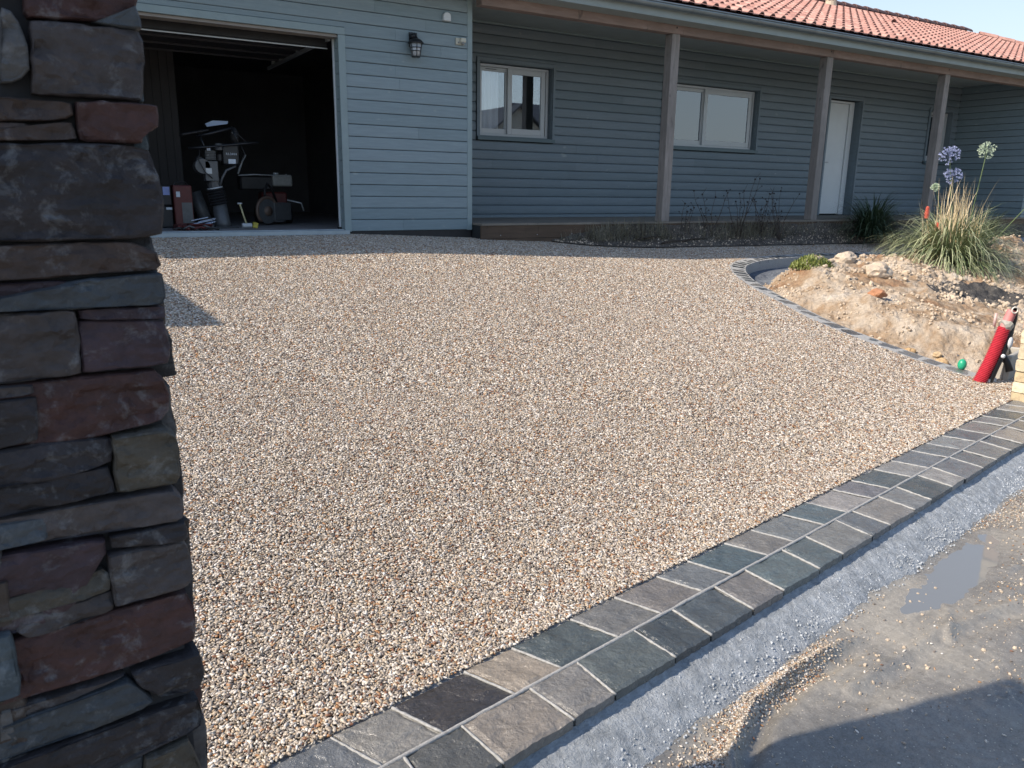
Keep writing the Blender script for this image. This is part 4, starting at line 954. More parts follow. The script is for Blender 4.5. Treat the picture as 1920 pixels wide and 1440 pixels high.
# ---------------------------------------------------------------- fittings on the garage wall
wl = empty('wall_lantern', (-.765, -.02, 2.10), label='black coach lantern with glass panes on the boarded garage wall', cat='lantern'); wl.scale = (1.05,)*3
mb = MB(); mb.box(-.045, .045, -.02, .0, -.02, .13); mb.tube([(0,-.02,.09),(0,-.06,.105),(0,-.075,.06)], [.018,.016,.03], 8); mb.build('bracket', M['black'], wl)
mb = MB(); mb.ball((-.015,-.055,.085), .036, 12, 6, (1.1,1,.85)); mb.tube([(0,-.085,.062),(0,-.085,.045),(0,-.085,.018),(0,-.085,.008)], [.03,.062,.088,.090], 4+8); mb.build('cap', M['black'], wl, True)
mb = MB()
for k in range(6):
    a = 2*math.pi*k/6+.3; mb.tube([(.070*math.cos(a), -.085+.070*math.sin(a), .01), (.045*math.cos(a), -.085+.045*math.sin(a), -.125)], .0045, 5)
for zz, rr in ((-.035,.062),(-.07,.056),(-.125,.047)):
    mb.tube([(rr*math.cos(2*math.pi*k/12), -.085+rr*math.sin(2*math.pi*k/12), zz) for k in range(13)], .004, 5, False)
mb.tube([(0,-.085,-.122),(0,-.085,-.132)], .048, 12); mb.build('cage', M['black'], wl)
mb = MB(); mb.tube([(0,-.085,.008),(0,-.085,-.12)], [.064,.042], 12); mb.build('pane', simple('frosted_lantern_glass', (.42,.46,.50), .15, 0, .2, 40, .2), wl, True)
# siren
mb = MB(); P = [(-.048, 0), (.048, 0), (.048, .05)]+[(.048*math.cos(math.pi*k/10), .052+.042*math.sin(math.pi*k/10)) for k in range(1, 10)]+[(-.048, .05)]
P = [(x-.337, z+2.405) for x, z in P]; mb.prism(P, -.065, -.019)
bevel(tag(mb.build('alarm_siren', M['white']), 'small white dome topped alarm siren high on the garage wall', 'alarm'), .008, 2)
sn = empty('motion_sensor', (-.155, -.02, 2.205), label='cream square motion sensor beside the garage corner trim', cat='sensor')
cr = simple('aged_cream_plastic', (.52,.52,.44), .5, 0, .05, 9, 0)
mb = MB(); mb.box(-.06, .055, -.022, 0, -.04, .036); bevel(mb.build('back_plate', cr, sn), .006)
mb = MB(); mb.box(-.012, .057, -.06, -.024, -.016, .034); bevel(mb.build('hood', cr, sn), .01, 2)
mb = MB(); mb.ball((.018,-.045,-.024), .022, 10, 6); mb.ball((-.028,-.026,-.018), .012, 8, 5); mb.build('lens', simple('grey_lens', (.25,.26,.25), .3, 0, .05, 9, 0), sn, True)

# ---------------------------------------------------------------- things standing in the garage
def colmat(name, col, rough=.5, metal=0): return bpy.data.materials.get(name) or simple(name, col, rough, metal, .15, 25, .1, .002)
casting = colmat('grey_casting', (.10,.105,.11), .45, .2); redp = colmat('faded_red_paint', (.10,.018,.016), .5); paper = colmat('white_paper', (.55,.60,.66), .7)
yel = colmat('yellow_paint', (.42,.36,.05), .5); tankw = colmat('pale_plastic', (.26,.26,.24), .45)
rm = empty('tamping_rammer', (-2.86, .72, .03), label='upright tamping rammer with black bellows and a white sheet on its handle', cat='rammer')
LX = lambda z: -.055*(z/.45)
mb = MB(); mb.box(-.13, .15, -.13, .13, 0, .014)
for i in range(5): mb.add([(-.13-.02*i/4*1.0-.0, y, .014+.03*(i/4)**2) for y in (-.13, .13)]+[(-.13-.02*(i+1)/4, y, .014+.03*((i+1)/4)**2) for y in (-.13, .13)], [(0,1,3,2)])
mb.box(-.155, -.13, -.13, .13, .0, .05); bevel(mb.build('foot_plate', casting, rm), .006)
mb = MB(); mb.tube([(0,0,.012),(-.005,0,.05),(-.03,0,.26)], [.095,.085,.078], 18); mb.build('foot_tube', casting, rm, True)
P = []; rr = []
for i in range(13): z = .26+.18*i/12; P.append((-.03-.035*(i/12), 0, z)); rr.append(.082 if i % 2 == 0 else .102)
mb = MB(); mb.tube(P, rr, 18); mb.build('bellows', M['dark'], rm)
mb = MB(); mb.tube([(-.064,0,.437),(-.067,0,.452)], .086, 18); mb.build('clamp_band', M['alu'], rm, True)
mb = MB(); mb.tube([(-.068,0,.45),(-.075,0,.52),(-.095,0,.54)], [.07,.075,.085], 12); mb.box(-.17,-.03,-.09,.06,.52,.74); mb.tube([(-.19,-.09,.68),(-.19,.07,.68)], .085, 16); bevel(mb.build('gear_case', casting, rm), .012, 2)
mb = MB(); mb.box(-.165,-.10,-.094,-.091,.60,.66); mb.build('label_plate', M['alu'], rm)
mb = MB(); mb.box(-.15,-.06,-.10,.05,.745,.86); mb.tube([(-.21,-.06,.74),(-.21,.06,.74)], .05, 12); mb.tube([(0,-.05,.74),(.0,-.05,.82)], .035, 10); bevel(mb.build('engine', M['dark'], rm), .01)
mb = MB(); mb.box(-.138,-.10,-.103,-.1005,.85,.885); mb.build('sticker', paper, rm)
mb = MB(); mb.box(.03,.21,-.10,.08,.70,.93); bevel(mb.build('fuel_tank', M['black'], rm), .02, 2)
mb = MB(); mb.box(.085,.165,-.1035,-.1012,.715,.765); mb.build('tank_label', paper, rm)
tc = bpy.data.curves.new('model_lettering', 'FONT'); tc.body = 'R3.344H'; tc.size = .034; tc.extrude = .0008
to = bpy.data.objects.new('tmp', tc); COL.objects.link(to); dg = bpy.context.evaluated_depsgraph_get(); tm = bpy.data.meshes.new_from_object(to.evaluated_get(dg)); bpy.data.objects.remove(to)
tm.materials.clear(); o = link('model_lettering', tm, paper, rm); o.location = (.062, -.1035, .81); o.rotation_euler = (R_(90), 0, 0)
mb = MB(); mb.tube([(-.02,-.05,.46),(.01,-.06,.55),(.06,-.07,.64),(.17,-.07,.69)], .013, 8); mb.build('bracket_arm', casting, rm, True)
mb = MB(); mb.tube([(-.34,-.16,.865),(-.1,-.17,.89),(.2,-.17,.93),(.42,-.16,.955)], .013, 8)
mb.tube([(-.20,.1,1.03),(-.22,-.1,1.0),(-.1,-.15,1.03),(.14,-.12,1.10),(.18,.05,1.12)], .014, 8)
mb.tube([(-.2,-.1,1.01),(-.17,-.16,.88)], .011, 6); mb.tube([(.14,-.12,1.1),(.2,-.16,.93)], .011, 6); mb.build('guide_handle', M['black'], rm, True)
mb = MB(); mb.box(-.17,.13,-.1,.1,1.035,1.06, Matrix.Rotation(R_(-12), 4, 'Y') @ Matrix.Translation((0.0,0,.02))); mb.ball((.20,.06,1.03),.08,10,6,(.7,.8,1.2)); bevel(mb.build('hood', M['dark'], rm), .01)
o = pyd('paper_sheet', [(-.13,-.16,1.10),(.09,-.17,1.14),(.14,.03,1.185),(-.11,.04,1.145),(-.02,.06,1.185)], [(0,1,2,4,3)], simple('bright_paper', (.82,.88,.95), .6, 0, .03, 5, 0)); o.location = rm.location; tag(o, 'folded white paper sheet lying on top of the rammer', 'paper')
mb = MB()
for i in range(6): mb.box(-.16,-.05,-.112,-.04,.755+i*.017,.763+i*.017)
mb.tube([(.0,-.06,.86),(.0,-.06,.93)], .045, 12); mb.build('cooling_fins', casting, rm)
mb = MB(); mb.tube([(-.2,-.1,.9),(-.24,-.12,.75),(-.18,-.12,.62),(-.1,-.1,.55)], .006, 6); mb.tube([(.22,-.1,.95),(.27,-.12,.82),(.2,-.11,.7)], .006, 6); mb.tube([(.3,-.14,.94),(.2,-.1,1.05),(.1,-.05,1.1)], .006, 6); mb.build('cables', M['dark'], rm, True)
mb = MB(); mb.ball((.17,-.02,1.06), .012, 6, 4); mb.ball((.185,-.12,1.0), .010, 6, 4); mb.ball((.045,-.104,.915), .007, 6, 4); mb.ball((.20,-.104,.925), .007, 6, 4); mb.ball((-.13,-.095,.80), .008, 6, 4); mb.build('bolts', M['alu'], rm, True)
# cut off saw
cs = empty('cut_off_saw', (-2.22, 1.25, .03), rz=R_(28), label='petrol disc cutter leaning with its round blade guard beside the rammer', cat='saw')
mb = MB(); mb.tube([(0,-.01,.17),(0,.005,.17)], .155, 28); mb.build('blade', casting, cs)
mb = MB(); mb.tube([(-.0+.0,-.03+.0,.17)]+[(0,.03,.17)], .06, 14)
mb.tube([(.165*math.cos(a), 0, .17+.165*math.sin(a)) for a in [R_(20+i*14) for i in range(16)]], .022, 6); mb.build('blade_guard', colmat('brown_guard', (.13,.09,.07), .5), cs, True)
mb = MB(); mb.box(.10,.38,-.02,.12,.05,.27); mb.tube([(.2,.05,.05),(.2,.05,.03)],.1,10); bevel(mb.build('motor_body', casting, cs), .02, 2)
mb = MB(); mb.tube([(0,.03,.3),(.0,.03,.42),(.06,.04,.5),(.12,.04,.45),(.2,.05,.28)], .016, 8); mb.build('handle', M['dark'], cs, True)
pu = empty('power_unit', (-2.02, 1.75, .03), label='wheeled engine unit with a pale fuel tank at the back of the open garage', cat='machine')
mb = MB(); mb.box(-.16,.16,-.12,.12,.12,.40); bevel(mb.build('engine_block', redp, pu), .02)
mb = MB(); mb.box(-.02,.24,-.13,.12,.47,.62); bevel(mb.build('fuel_tank', tankw, pu), .025, 2)
mb = MB(); mb.tube([(.06,0,.62),(.06,0,.645)], .035, 10); mb.tube([(.19,0,.62),(.19,0,.632)], .012, 8); mb.build('filler_cap', M['alu'], pu, True)
mb = MB(); mb.box(-.42,-.0,-.1,.1,.42,.60); bevel(mb.build('air_filter', M['dark'], pu), .02)
mb = MB(); mb.tube([(-.44,-.1,.60),(-.25,-.12,.615),(0,-.12,.61)], .008, 6); mb.tube([(-.42,0,.62),(-.36,0,.78),(-.31,0,.86)], .014, 6); mb.tube([(.16,-.1,.3),(.34,-.12,.26),(.37,-.12,.16)], .010, 6); mb.build('handle_bar', M['alu'], pu, True)
for sx in (-.2, .2):
    mb = MB(); mb.tube([(sx-.03,0,.10),(sx+.03,0,.10)], .10, 16); mb.build('wheel', M['dark'], pu, True)
ml = empty('sledge_hammer', (-2.64, .52, .03), label='short sledge hammer standing on its head beside the yellow block', cat='hammer')
mb = MB(); mb.tube([(-.055,.04,.27),(-.03,.02,.15),(-.005,0,.05)], .010, 8); mb.build('shaft', colmat('ash_handle', (.5,.45,.25), .6), ml, True)
mb = MB(); mb.tube([(-.08,.04,.275),(-.03,.04,.275)], .010, 8); mb.build('grip_end', M['alu'], ml, True)
mb = MB(); mb.tube([(-.055,0,.03),(.055,0,.03)], .028, 10); bevel(mb.build('head', M['alu'], ml), .004)
o = MB(); o.box(-.028,.028,-.03,.03,0,.065, Matrix.Translation((-2.555,.52,.03)) @ Matrix.Rotation(.25, 4, 'Y')); bevel(tag(o.build('yellow_block', yel), 'small yellow block on the garage floor by the sledge hammer', 'block'), .006)
cx = empty('red_crate', (-3.27, .85, .03), label='tall dull red tool case standing in the garage doorway by the pillar', cat='case')
mb = MB(); mb.box(-.10,.10,-.1,.12,.0,.47); bevel(mb.build('case_body', redp, cx), .015, 2)
mb = MB(); mb.box(-.02,.09,-.103,-.1015,.05,.28); mb.build('grey_panel', casting, cx)
mb = MB(); mb.box(-.07,-.03,-.1035,-.1015,.34,.40); mb.build('sticker', paper, cx)
mb = MB(); mb.tube([(-.07,0,.47),(-.05,0,.50),(.05,0,.50),(.07,0,.47)], .01, 6); mb.build('handle', M['dark'], cx)
bx = empty('stacked_toolbox', (-3.47, .9, .03), label='black toolbox with a blue and white label left of the red case', cat='toolbox')
mb = MB(); mb.box(-.12,.09,-.1,.12,0,.24); bevel(mb.build('lower_box', M['dark'], bx), .012)
mb = MB(); mb.box(-.12,.09,-.1,.12,.245,.47); bevel(mb.build('upper_box', M['dark'], bx), .012)
mb = MB(); mb.box(.0,.07,-.103,-.1012,.36,.45); mb.build('blue_label', colmat('blue_label', (.22,.28,.55), .5), bx)
mb = MB(); mb.box(.02,.08,-.103,-.1012,.20,.225); mb.build('white_label', paper, bx)
o = MB(); 
for i in range(5):
    a = random.uniform(-.6, .6); o.box(-.09,.09,-.03,.03,0,.006, Matrix.Translation((-3.12+random.uniform(-.06,.06), .42+random.uniform(-.05,.05), .09+i*.012)) @ Matrix.Rotation(a, 4, 'Z') @ Matrix.Rotation(R_(-12), 4, 'Y'))
tag(o.build('crumpled_papers', colmat('bluish_paper', (.5,.57,.7), .7)), 'crumpled bluish papers on the clutter at the garage threshold', 'papers')
o = MB(); o.box(-3.42,-3.06,.30,.62,.03,.075); o.box(-3.30,-3.05,.28,.5,.075,.092, Matrix.Rotation(.0, 4, 'Z')); bevel(tag(o.build('red_tray', redp), 'low red tray under the papers in the garage doorway', 'tray'), .008)
for i in range(7):
    o = MB(); x, y = -3.42+i*.055, .2+.04*(i % 2); a = random.uniform(-1, 1); o.tube([(x-.07*math.cos(a), y-.05*math.sin(a), .045), (x, y, .055+.01*(i % 3)), (x+.07*math.cos(a), y+.05*math.sin(a), .04)], [.009,.012,.016], 6)
    o.ball((x+.07*math.cos(a), y+.05*math.sin(a), .045), .018, 7, 4)
    tag(o.build('hand_tool', (M['dark'], redp, casting)[i % 3], None, True), 'small '+('black', 'red', 'grey')[i % 3]+' hand tool on the threshold, '+('farthest left at the pillar', 'below the black toolbox', 'between toolbox and red case', 'under the left end of the red tray', 'below the middle of the red tray', 'below the papers', 'nearest the rammer foot')[i], 'tool', 'hand tools on the garage threshold')
o = MB(); o.tube([(-3.10,1.05,.42),(-2.98,1.0,.03)], .075, 14); tag(o.build('grey_tube', casting, None, True), 'leaning grey plastic tube behind the rammer', 'tube')
o = MB()
for i in range(9): o.ball((-4.0+i*.09, 1.4+.05*math.sin(i*3), .15+.10*math.sin(i)), .17, 8, 5, (1,.8,1.3-.08*i))
tag(o.build('dark_sacks', M['dark'], None, True), 'heap of black sacks against the pale garage panel', 'sacks')

# ---------------------------------------------------------------- service pipes beside the right pillar
RTV = Vector((.857, -.515, 0)); PB = Vector((1.80, -5.53, -.985))
def pp(r, u, f=0): return PB+RTV*r+Vector((.515, .857, 0))*f+Vector((0, 0, u))
rp = empty('corrugated_red_pipe', tuple(PB), label='leaning bright red corrugated service pipe standing out of the gravel', cat='pipe'); ofs = PB
n = 71; P = []; rr = []
for i in range(n):
    t = i/(n-1); q = pp(.02+.13*t+.012*math.sin(t*3), .46*t); P.append(q-ofs); rr.append((.043 if i % 2 else .054)*(1-.05*t))
redpipe = colmat('red_polythene', (.50,.045,.07), .38)
mb = MB(); mb.tube(P, rr, 20); mb.build('outer_sleeve', redpipe, rp, False)
P = []; rr = []
for i in range(26):
    t = i/25; P.append(pp(.15+.045*t, .44+.16*t)-ofs); rr.append(.034 if i % 2 else .0385)
mb = MB(); mb.tube(P, rr, 14); mb.build('inner_sleeve', colmat('dusty_red_polythene', (.60,.22,.22), .5), rp, True)
mb = MB(); mb.tube([pp(.135,.465)-ofs, pp(.165,.475,.0)-ofs, pp(.19,.50)-ofs], [.050,.055,.045], 12); mb.build('tape_wrap', colmat('grey_tape', (.36,.36,.33), .6), rp, False)
bp_ = empty('black_water_pipe', tuple(pp(.085,0)), label='black plastic pipe bent over at the top behind the red pipe', cat='pipe'); ofs = pp(.085, 0)
C = [pp(*q)-ofs for q in ((.105,0,.0),(.135,.12,.0),(.172,.24,.0),(.207,.36,.01),(.228,.46,.03),(.236,.53,.03),(.222,.575,.01),(.195,.605,-.02),(.185,.607,-.045))]
mb = MB(); mb.tube(C, .026, 12, False); mb.build('hose', colmat('black_polythene', (.03,.032,.036), .28), bp_, True)
rg = [C[-1]+Vector((math.cos(a)*.024*.857, -math.cos(a)*.024*.515, math.sin(a)*.024)) for a in [2*math.pi*i/14 for i in range(15)]]
mb = MB(); mb.tube(rg, .0055, 6, False); mb.build('cut_rim', colmat('white_dusty_rim', (.7,.68,.64), .6), bp_, True)
mb = MB(); mb.ball(C[3]+Vector((-.03,-.035,-.02)), .03, 8, 5, (.9,.6,1.6)); mb.ball(C[2]+Vector((-.04,-.03,-.01)), .018, 8, 5); mb.build('plaster_splash', paper, bp_, True)
o = MB(); o.tube([pp(.19,.24,.05), pp(.25,.16,.04), pp(.27,.09,.02)], [.028,.026,.03], 10); tag(o.build('short_black_pipe', M['dark'], None, True), 'short dusty black pipe end poking out right of the red pipe', 'pipe')
o = MB(); o.tube([pp(.085,.46,.03), pp(.088,.57,.03)], .0115, 10); tag(o.build('thin_pink_tube', colmat('pinkish_tube', (.55,.40,.38), .5), None, True), 'thin pinkish tube standing just left of the red pipe top', 'tube')
ub = MB(); ub.box(0,.5,0,.04,0,.24); ub.box(0,.04,.04,.12,0,.24); ub.box(.04,.5,.12,.16,0,.24); ub.box(.46,.5,.04,.12,0,.24); o = ub.build('utility_box', simple('precast_grey_concrete', (.40,.38,.34), .85, 0, .1, 12, .2)); o.location = (2.10, -5.62, -1.02); o.rotation_euler = (0, 0, R_(14)); bevel(o, .008)
tag(o, 'grey precast concrete utility box between red pipe and stone pillar', 'utility box')
o = MB(); o.ball((1.97, -5.30, -.90), .036, 12, 8, (1,1,1.35)); tag(o.build('green_cap', colmat('green_plastic', (.02,.36,.20), .35), None, True), 'rounded green plastic cap at the end of the curved kerb', 'cap')
o = MB(); o.box(1.86,1.97,-5.60,-5.52,-1.0,-.955); bevel(tag(o.build('white_block', paper), 'small white block where the curved kerb meets the red pipe', 'block'), .004)
o = MB(); o.tube([(4.55,-2.05,soilz(4.55,-2.05,.6)+.03),(5.35,-1.75,soilz(5.35,-1.75,.5)+.05)], .014, 8); tag(o.build('white_conduit', tankw, None, True), 'pale straight conduit lying on the dark concrete behind the soil', 'conduit')
o = MB(); o.tube([(2.35,-5.05,soilz(2.35,-5.05,.5)+.035),(2.62,-4.82,soilz(2.62,-4.82,.6)+.03)], .022, 10, False); tag(o.build('buried_grey_pipe', casting, None, True), 'short grey pipe end half buried in the clay bank', 'pipe')

# ---------------------------------------------------------------- stones and clods on the soil
def rock(name, x, y, r, col, seed, label=None, cat='rock', group=None, sc=(1,1,.7), sink=.3):
    bm = bmesh.new(); bmesh.ops.create_icosphere(bm, subdivisions=3, radius=r)
    for v in bm.verts:
        n = v.co.normalized(); k = 1+.38*MN.noise(n*1.3+Vector((seed, 0, 0)))+.16*MN.noise(n*3.1+Vector((0, seed, 0)))
        v.co = Vector((v.co.x*sc[0], v.co.y*sc[1], v.co.z*sc[2]))*k
    me = bpy.data.meshes.new(name); bm.to_mesh(me); bm.free(); o = link(name, me, M['rock'], None, False, col)
    z = soilz(x, y, max(kdist(x, y), .05)); o.location = (x, y, z+r*sc[2]*(1-sink)*.8); o.rotation_euler = (0, 0, seed); return tag(o, label, cat, group)
rock('boulder', 3.60, -3.30, .15, (.50,.42,.33), 1.1, 'largest pale clay boulder in the middle of the soil mound')
rock('field_stone', 2.72, -3.93, .085, (.42,.21,.12), 2.3, 'rounded orange brown stone on the soil mound', 'stone')
rock('boulder', 4.0, -2.55, .13, (.48,.41,.33), 3.7, 'pale lump of clay just right of the small green plant')
rock('field_stone', 2.12, -5.03, .065, (.52,.36,.20), 4.2, 'yellow ochre stone nearest the green cap', 'stone')
rock('field_stone', 2.22, -4.93, .04, (.50,.38,.24), 5.5, 'smaller pale stone touching the yellow ochre one', 'stone')
rock('field_stone', 2.10, -4.74, .05, (.45,.31,.17), 6.1, 'tan stone on the bank above the lower kerb end', 'stone')
rock('boulder', 6.1, -4.05, .18, (.58,.50,.38), 7.7, 'pale yellowish boulder at the right edge above the bank')
rock('boulder', 5.5, -4.35, .13, (.56,.48,.37), 8.9, 'second pale boulder low on the right edge of the bank')
rock('boulder', 7.4, -2.15, .17, (.50,.42,.33), 9.3, 'rough clay lump on the heap behind the large grass clump')
clod_col = bpy.data.collections.new('clod_kinds')
for k in range(6):
    bm = bmesh.new(); bmesh.ops.create_icosphere(bm, subdivisions=1, radius=.5); rnd = random.Random(k)
    for v in bm.verts: v.co = v.co*rnd.uniform(.65, 1.15); v.co.z *= .75
    me = bpy.data.meshes.new('clod'); bm.to_mesh(me); bm.free(); me.materials.append(M['clod']); clod_col.objects.link(bpy.data.objects.new('clod', me))
P = []; S = []
rnd = random.Random(12)
cx_ = np.array([rnd.uniform(1.8, 9) if rnd.random() < .5 else rnd.uniform(1.8, 4.5) for _ in range(30000)]); cy_ = np.array([rnd.uniform(-5.5, -1.5) for _ in range(30000)]); cd_ = kdist_arr(cx_, cy_)
for x, y, d in zip(cx_, cy_, cd_):
    if d < .26 or (y > -2.25 and d < 1.1): continue
    if fbm(x*2.5, y*2.5, 9, 2)+(.1 if x > 4 else -.15)+rnd.uniform(-.4, .3) < 0: continue
    s = .004+.045*rnd.random()**7+(.06*rnd.random()**8 if x > 3 else 0); P.append((x, y, soilz(x, y, d)+s*.2)); S.append(s)
n = len(P); scatter_gn('soil_clods', P, rs.uniform(0, 6.28, (n, 3)), S, clod_col)

P = []; S = []
for _ in range(1500):
    x, y = rnd.uniform(-2.6, .3), rnd.uniform(-8.1, -6.9)
    if (Vector((x, y, 0))-BO).dot(BN) < .62 or fbm(x*2, y*2, 3, 2)+.35*(x > -1.4) < 0: continue
    P.append((x, y, streetz(x, y)+.001)); S.append(.003+.018*rnd.random()**4)
n = len(P); scatter_gn('street_crumbs', P, rs.uniform(0, 6.28, (n, 3)), S, clod_col)

# ---------------------------------------------------------------- plants
def blade(V, F, T, base, az, L, elev, droop, w_, tone, segs=7, wave=0):
    p = Vector(base); h = Vector((math.cos(az), math.sin(az), 0)); side = Vector((-math.sin(az), math.cos(az), 0)); k = len(V); e = elev; st = L/segs
    for i in range(segs+1):
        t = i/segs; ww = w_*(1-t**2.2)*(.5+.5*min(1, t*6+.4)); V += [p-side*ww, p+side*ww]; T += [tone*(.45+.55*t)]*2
        p = p+(h*math.cos(e)+Vector((0, 0, 1))*math.sin(e))*st; e -= droop*st*(.3+1.4*t)
        if wave: h = (h+side*random.uniform(-wave, wave)).normalized()
    for i in range(segs): F.append((k+2*i, k+2*i+1, k+2*i+3, k+2*i+2))
def leafmesh(name, V, F, T, mat, parent):
    me = bpy.data.meshes.new(name); me.from_pydata([tuple(v) for v in V], [], F); a = me.attributes.new('tone', 'FLOAT', 'POINT'); a.data.foreach_set('value', T); me.update()
    return link(name, me, mat, parent, True)
def clump(name, x, y, z, n, L, spread, mat, label, cat='plant', elev=(35, 88), w_=.006, droop=(1.2, 3.4), group=None):
    c = empty(name, (x, y, z), label=label, cat=cat, group=group); V = []; F = []; T = []
    for _ in range(n):
        az = random.uniform(0, 6.283); q = random.random(); e = R_(elev[0]+(elev[1]-elev[0])*q); r = spread*random.random()**.6*(1.1-q*.6)
        blade(V, F, T, (r*math.cos(az), r*math.sin(az), 0), az+random.uniform(-.5, .5), L*random.uniform(.55, 1.15), e, random.uniform(*droop), w_*random.uniform(.6, 1.2), random.random())
    o = leafmesh('leaves', V, F, T, mat, c); o['kind'] = 'stuff'; return c
kx, ky = 5.75, -2.85; kz = soilz(kx, ky, 2)-.03
kc = clump('red_hot_poker_clump', kx, ky, kz, 1600, 1.0, .30, M['blade'], 'large sunlit clump of strap leaves with straw coloured stalks on the soil', elev=(6, 84), w_=.0075, droop=(1.4, 3.8))
V = []; F = []; T = []
for i in range(170):
    a = random.uniform(0, 6.283); r = .30*random.random()**.7; L = random.uniform(.6, 1.22)*(1-.22*(r > .2)); 
    blade(V, F, T, (r*math.cos(a)*1.5+.05, r*math.sin(a), 0), random.uniform(0, 6.283), L, R_(random.uniform(76, 90)), random.uniform(.0, .35), random.uniform(.0055,.0085), random.random(), 9, .42)
o = leafmesh('dry_stalks', V, F, T, M['drystalk'], kc); o['kind'] = 'stuff'
def spike(parent, x, y, z, h, r, mat):
    V = []; F = []
    for j in range(14):
        for k in range(9):
            a = 2*math.pi*k/9+j*.35; zz = z+h*j/14; rr = r*(1-.5*abs(j/14-.35)); p = Vector((x+rr*.4*math.cos(a), y+rr*.4*math.sin(a), zz)); q = p+Vector((math.cos(a)*rr, math.sin(a)*rr, -.018)); s = Vector((-math.sin(a), math.cos(a), 0))*.004; n = len(V)
            V += [p-s, p+s, q+s, q-s]; F.append((n, n+1, n+2, n+3))
    return pyd('flower_spike', V, F, mat, parent)
coral = colmat('coral_flower', (.65,.13,.08), .6)
for rr_, uu, hh in ((-.36,.60,.15),(-.20,.44,.10),(.18,.30,.09)):
    q = RTV*rr_; mb = MB(); mb.tube([(q.x*.5, q.y*.5, 0), (q.x, q.y, uu)], .006, 6); mb.build('flower_stem', M['drystalk'], kc)
    spike(kc, q.x, q.y, uu, hh, .028, coral)
clump('strap_leaf_clump', 7.45, -.48, -.20, 800, .98, .24, M['darkleaf'], 'dark green strap leaf clump in shade in front of the front door', elev=(12, 86), w_=.009, droop=(1.4, 3.4))
ag = clump('agapanthus_clump', 6.9, -2.35, soilz(6.9,-2.35,1.5)-.02, 420, .80, .25, M['darkleaf'], 'agapanthus clump with round blue flower heads behind the sunlit clump', elev=(35, 88), w_=.008, droop=(.8, 2.4))
clump('strap_leaf_clump', 8.6, -1.7, -.40, 420, .78, .25, M['darkleaf'], 'shaded green leaf clump at the far right behind the flower heads', elev=(30, 88), w_=.008, droop=(.8, 2.2))
def umbel(parent, base, top, r, mat, n=70):
    b = Vector(base); t = Vector(top); mid = b.lerp(t, .5)+Vector((.03, .02, 0)); mb = MB(); mb.tube([b, mid, t], [.007,.006,.005], 6); mb.build('flower_stem', M['blade'], parent)
    V = []; F = []
    for _ in range(n):
        d = Vector((random.gauss(0, 1), random.gauss(0, 1), random.gauss(.35, .8))).normalized(); e = t+d*r*random.uniform(.75, 1.1); s = d.cross(Vector((.3, .2, 1))).normalized(); u = d.cross(s); k = len(V)
        V += [t+s*.0015, t-s*.0015, e]; F.append((k, k+1, k+2))
        for q in range(5):
            a = 2*math.pi*q/5; w1 = (s*math.cos(a)+u*math.sin(a)); w2 = (s*math.cos(a+.6)+u*math.sin(a+.6)); k = len(V)
            V += [e-d*.018, e+d*.014+w1*.017, e+d*.010+w2*.017]; F.append((k, k+1, k+2))
    return pyd('flower_head', V, F, mat, parent)
blue = colmat('blue_violet_petal', (.30,.35,.56), .6); wht = colmat('pale_green_petal', (.45,.55,.42), .6)
sz_ = 0
def au(px, py, pz, m_, r=.13): umbel(ag, (px*.25, py*.25, 0), (px, py, pz), r*.86, m_)
au(-.33,.16,1.42,blue,.145); au(-.22,.14,1.14,blue,.13); au(.13,-.10,1.50,wht,.125); au(-.42,.25,.98,wht,.06)
au(1.15,-.55,1.12,wht,.09)
sh = empty('tall_shrub', (7.45, -3.0, soilz(7.45,-3.0,2)), label='dark leaved slender shrub cut off by the right edge of the photo', cat='shrub')
mb = MB(); mb.tube([(0,0,0),(.04,.02,.5),(.12,.0,1.0),(.16,0,1.5)], [.010,.008,.007,.005], 6)
mb.tube([(.04,.02,.55),(.25,-.1,.8)], .004, 5); mb.build('stem', M['twig'], sh)
V = []; F = []; T = []
for _ in range(330):
    c = Vector((.16+random.gauss(0,.13), random.gauss(0,.10), 1.25+random.gauss(0,.16))) if random.random() < .8 else Vector((.3+random.gauss(0,.05), -.1+random.gauss(0,.06), .8+random.gauss(0,.06)))
    blade(V, F, T, c, random.uniform(0,6.28), .08, random.uniform(-.9,.5), 2, .013, random.random(), 3)
o = leafmesh('leaves', V, F, T, M['darkleaf'], sh); o['kind'] = 'stuff'
# low green rosettes
lg = empty('low_green_plant', (3.3, -2.62, soilz(3.3,-2.62,.7)-.0), label='low bright green mat plant at the tip of the soil mound', cat='plant'); V = []; F = []; T = []
for _ in range(1500):
    a = random.uniform(0, 6.28); r = .25*random.random()**.5; blade(V, F, T, (r*math.cos(a)*1.15, r*math.sin(a)*.9, .13*(1-(r/.25)**2)+.01), random.uniform(0, 6.28), random.uniform(.03,.07), R_(random.uniform(20,80)), 6, .008, random.random(), 3)
o = leafmesh('leaves', V, F, T, leafmat('yellow_green_leaf', (.10,.14,.03), (.35,.38,.12)), lg); o['kind'] = 'stuff'
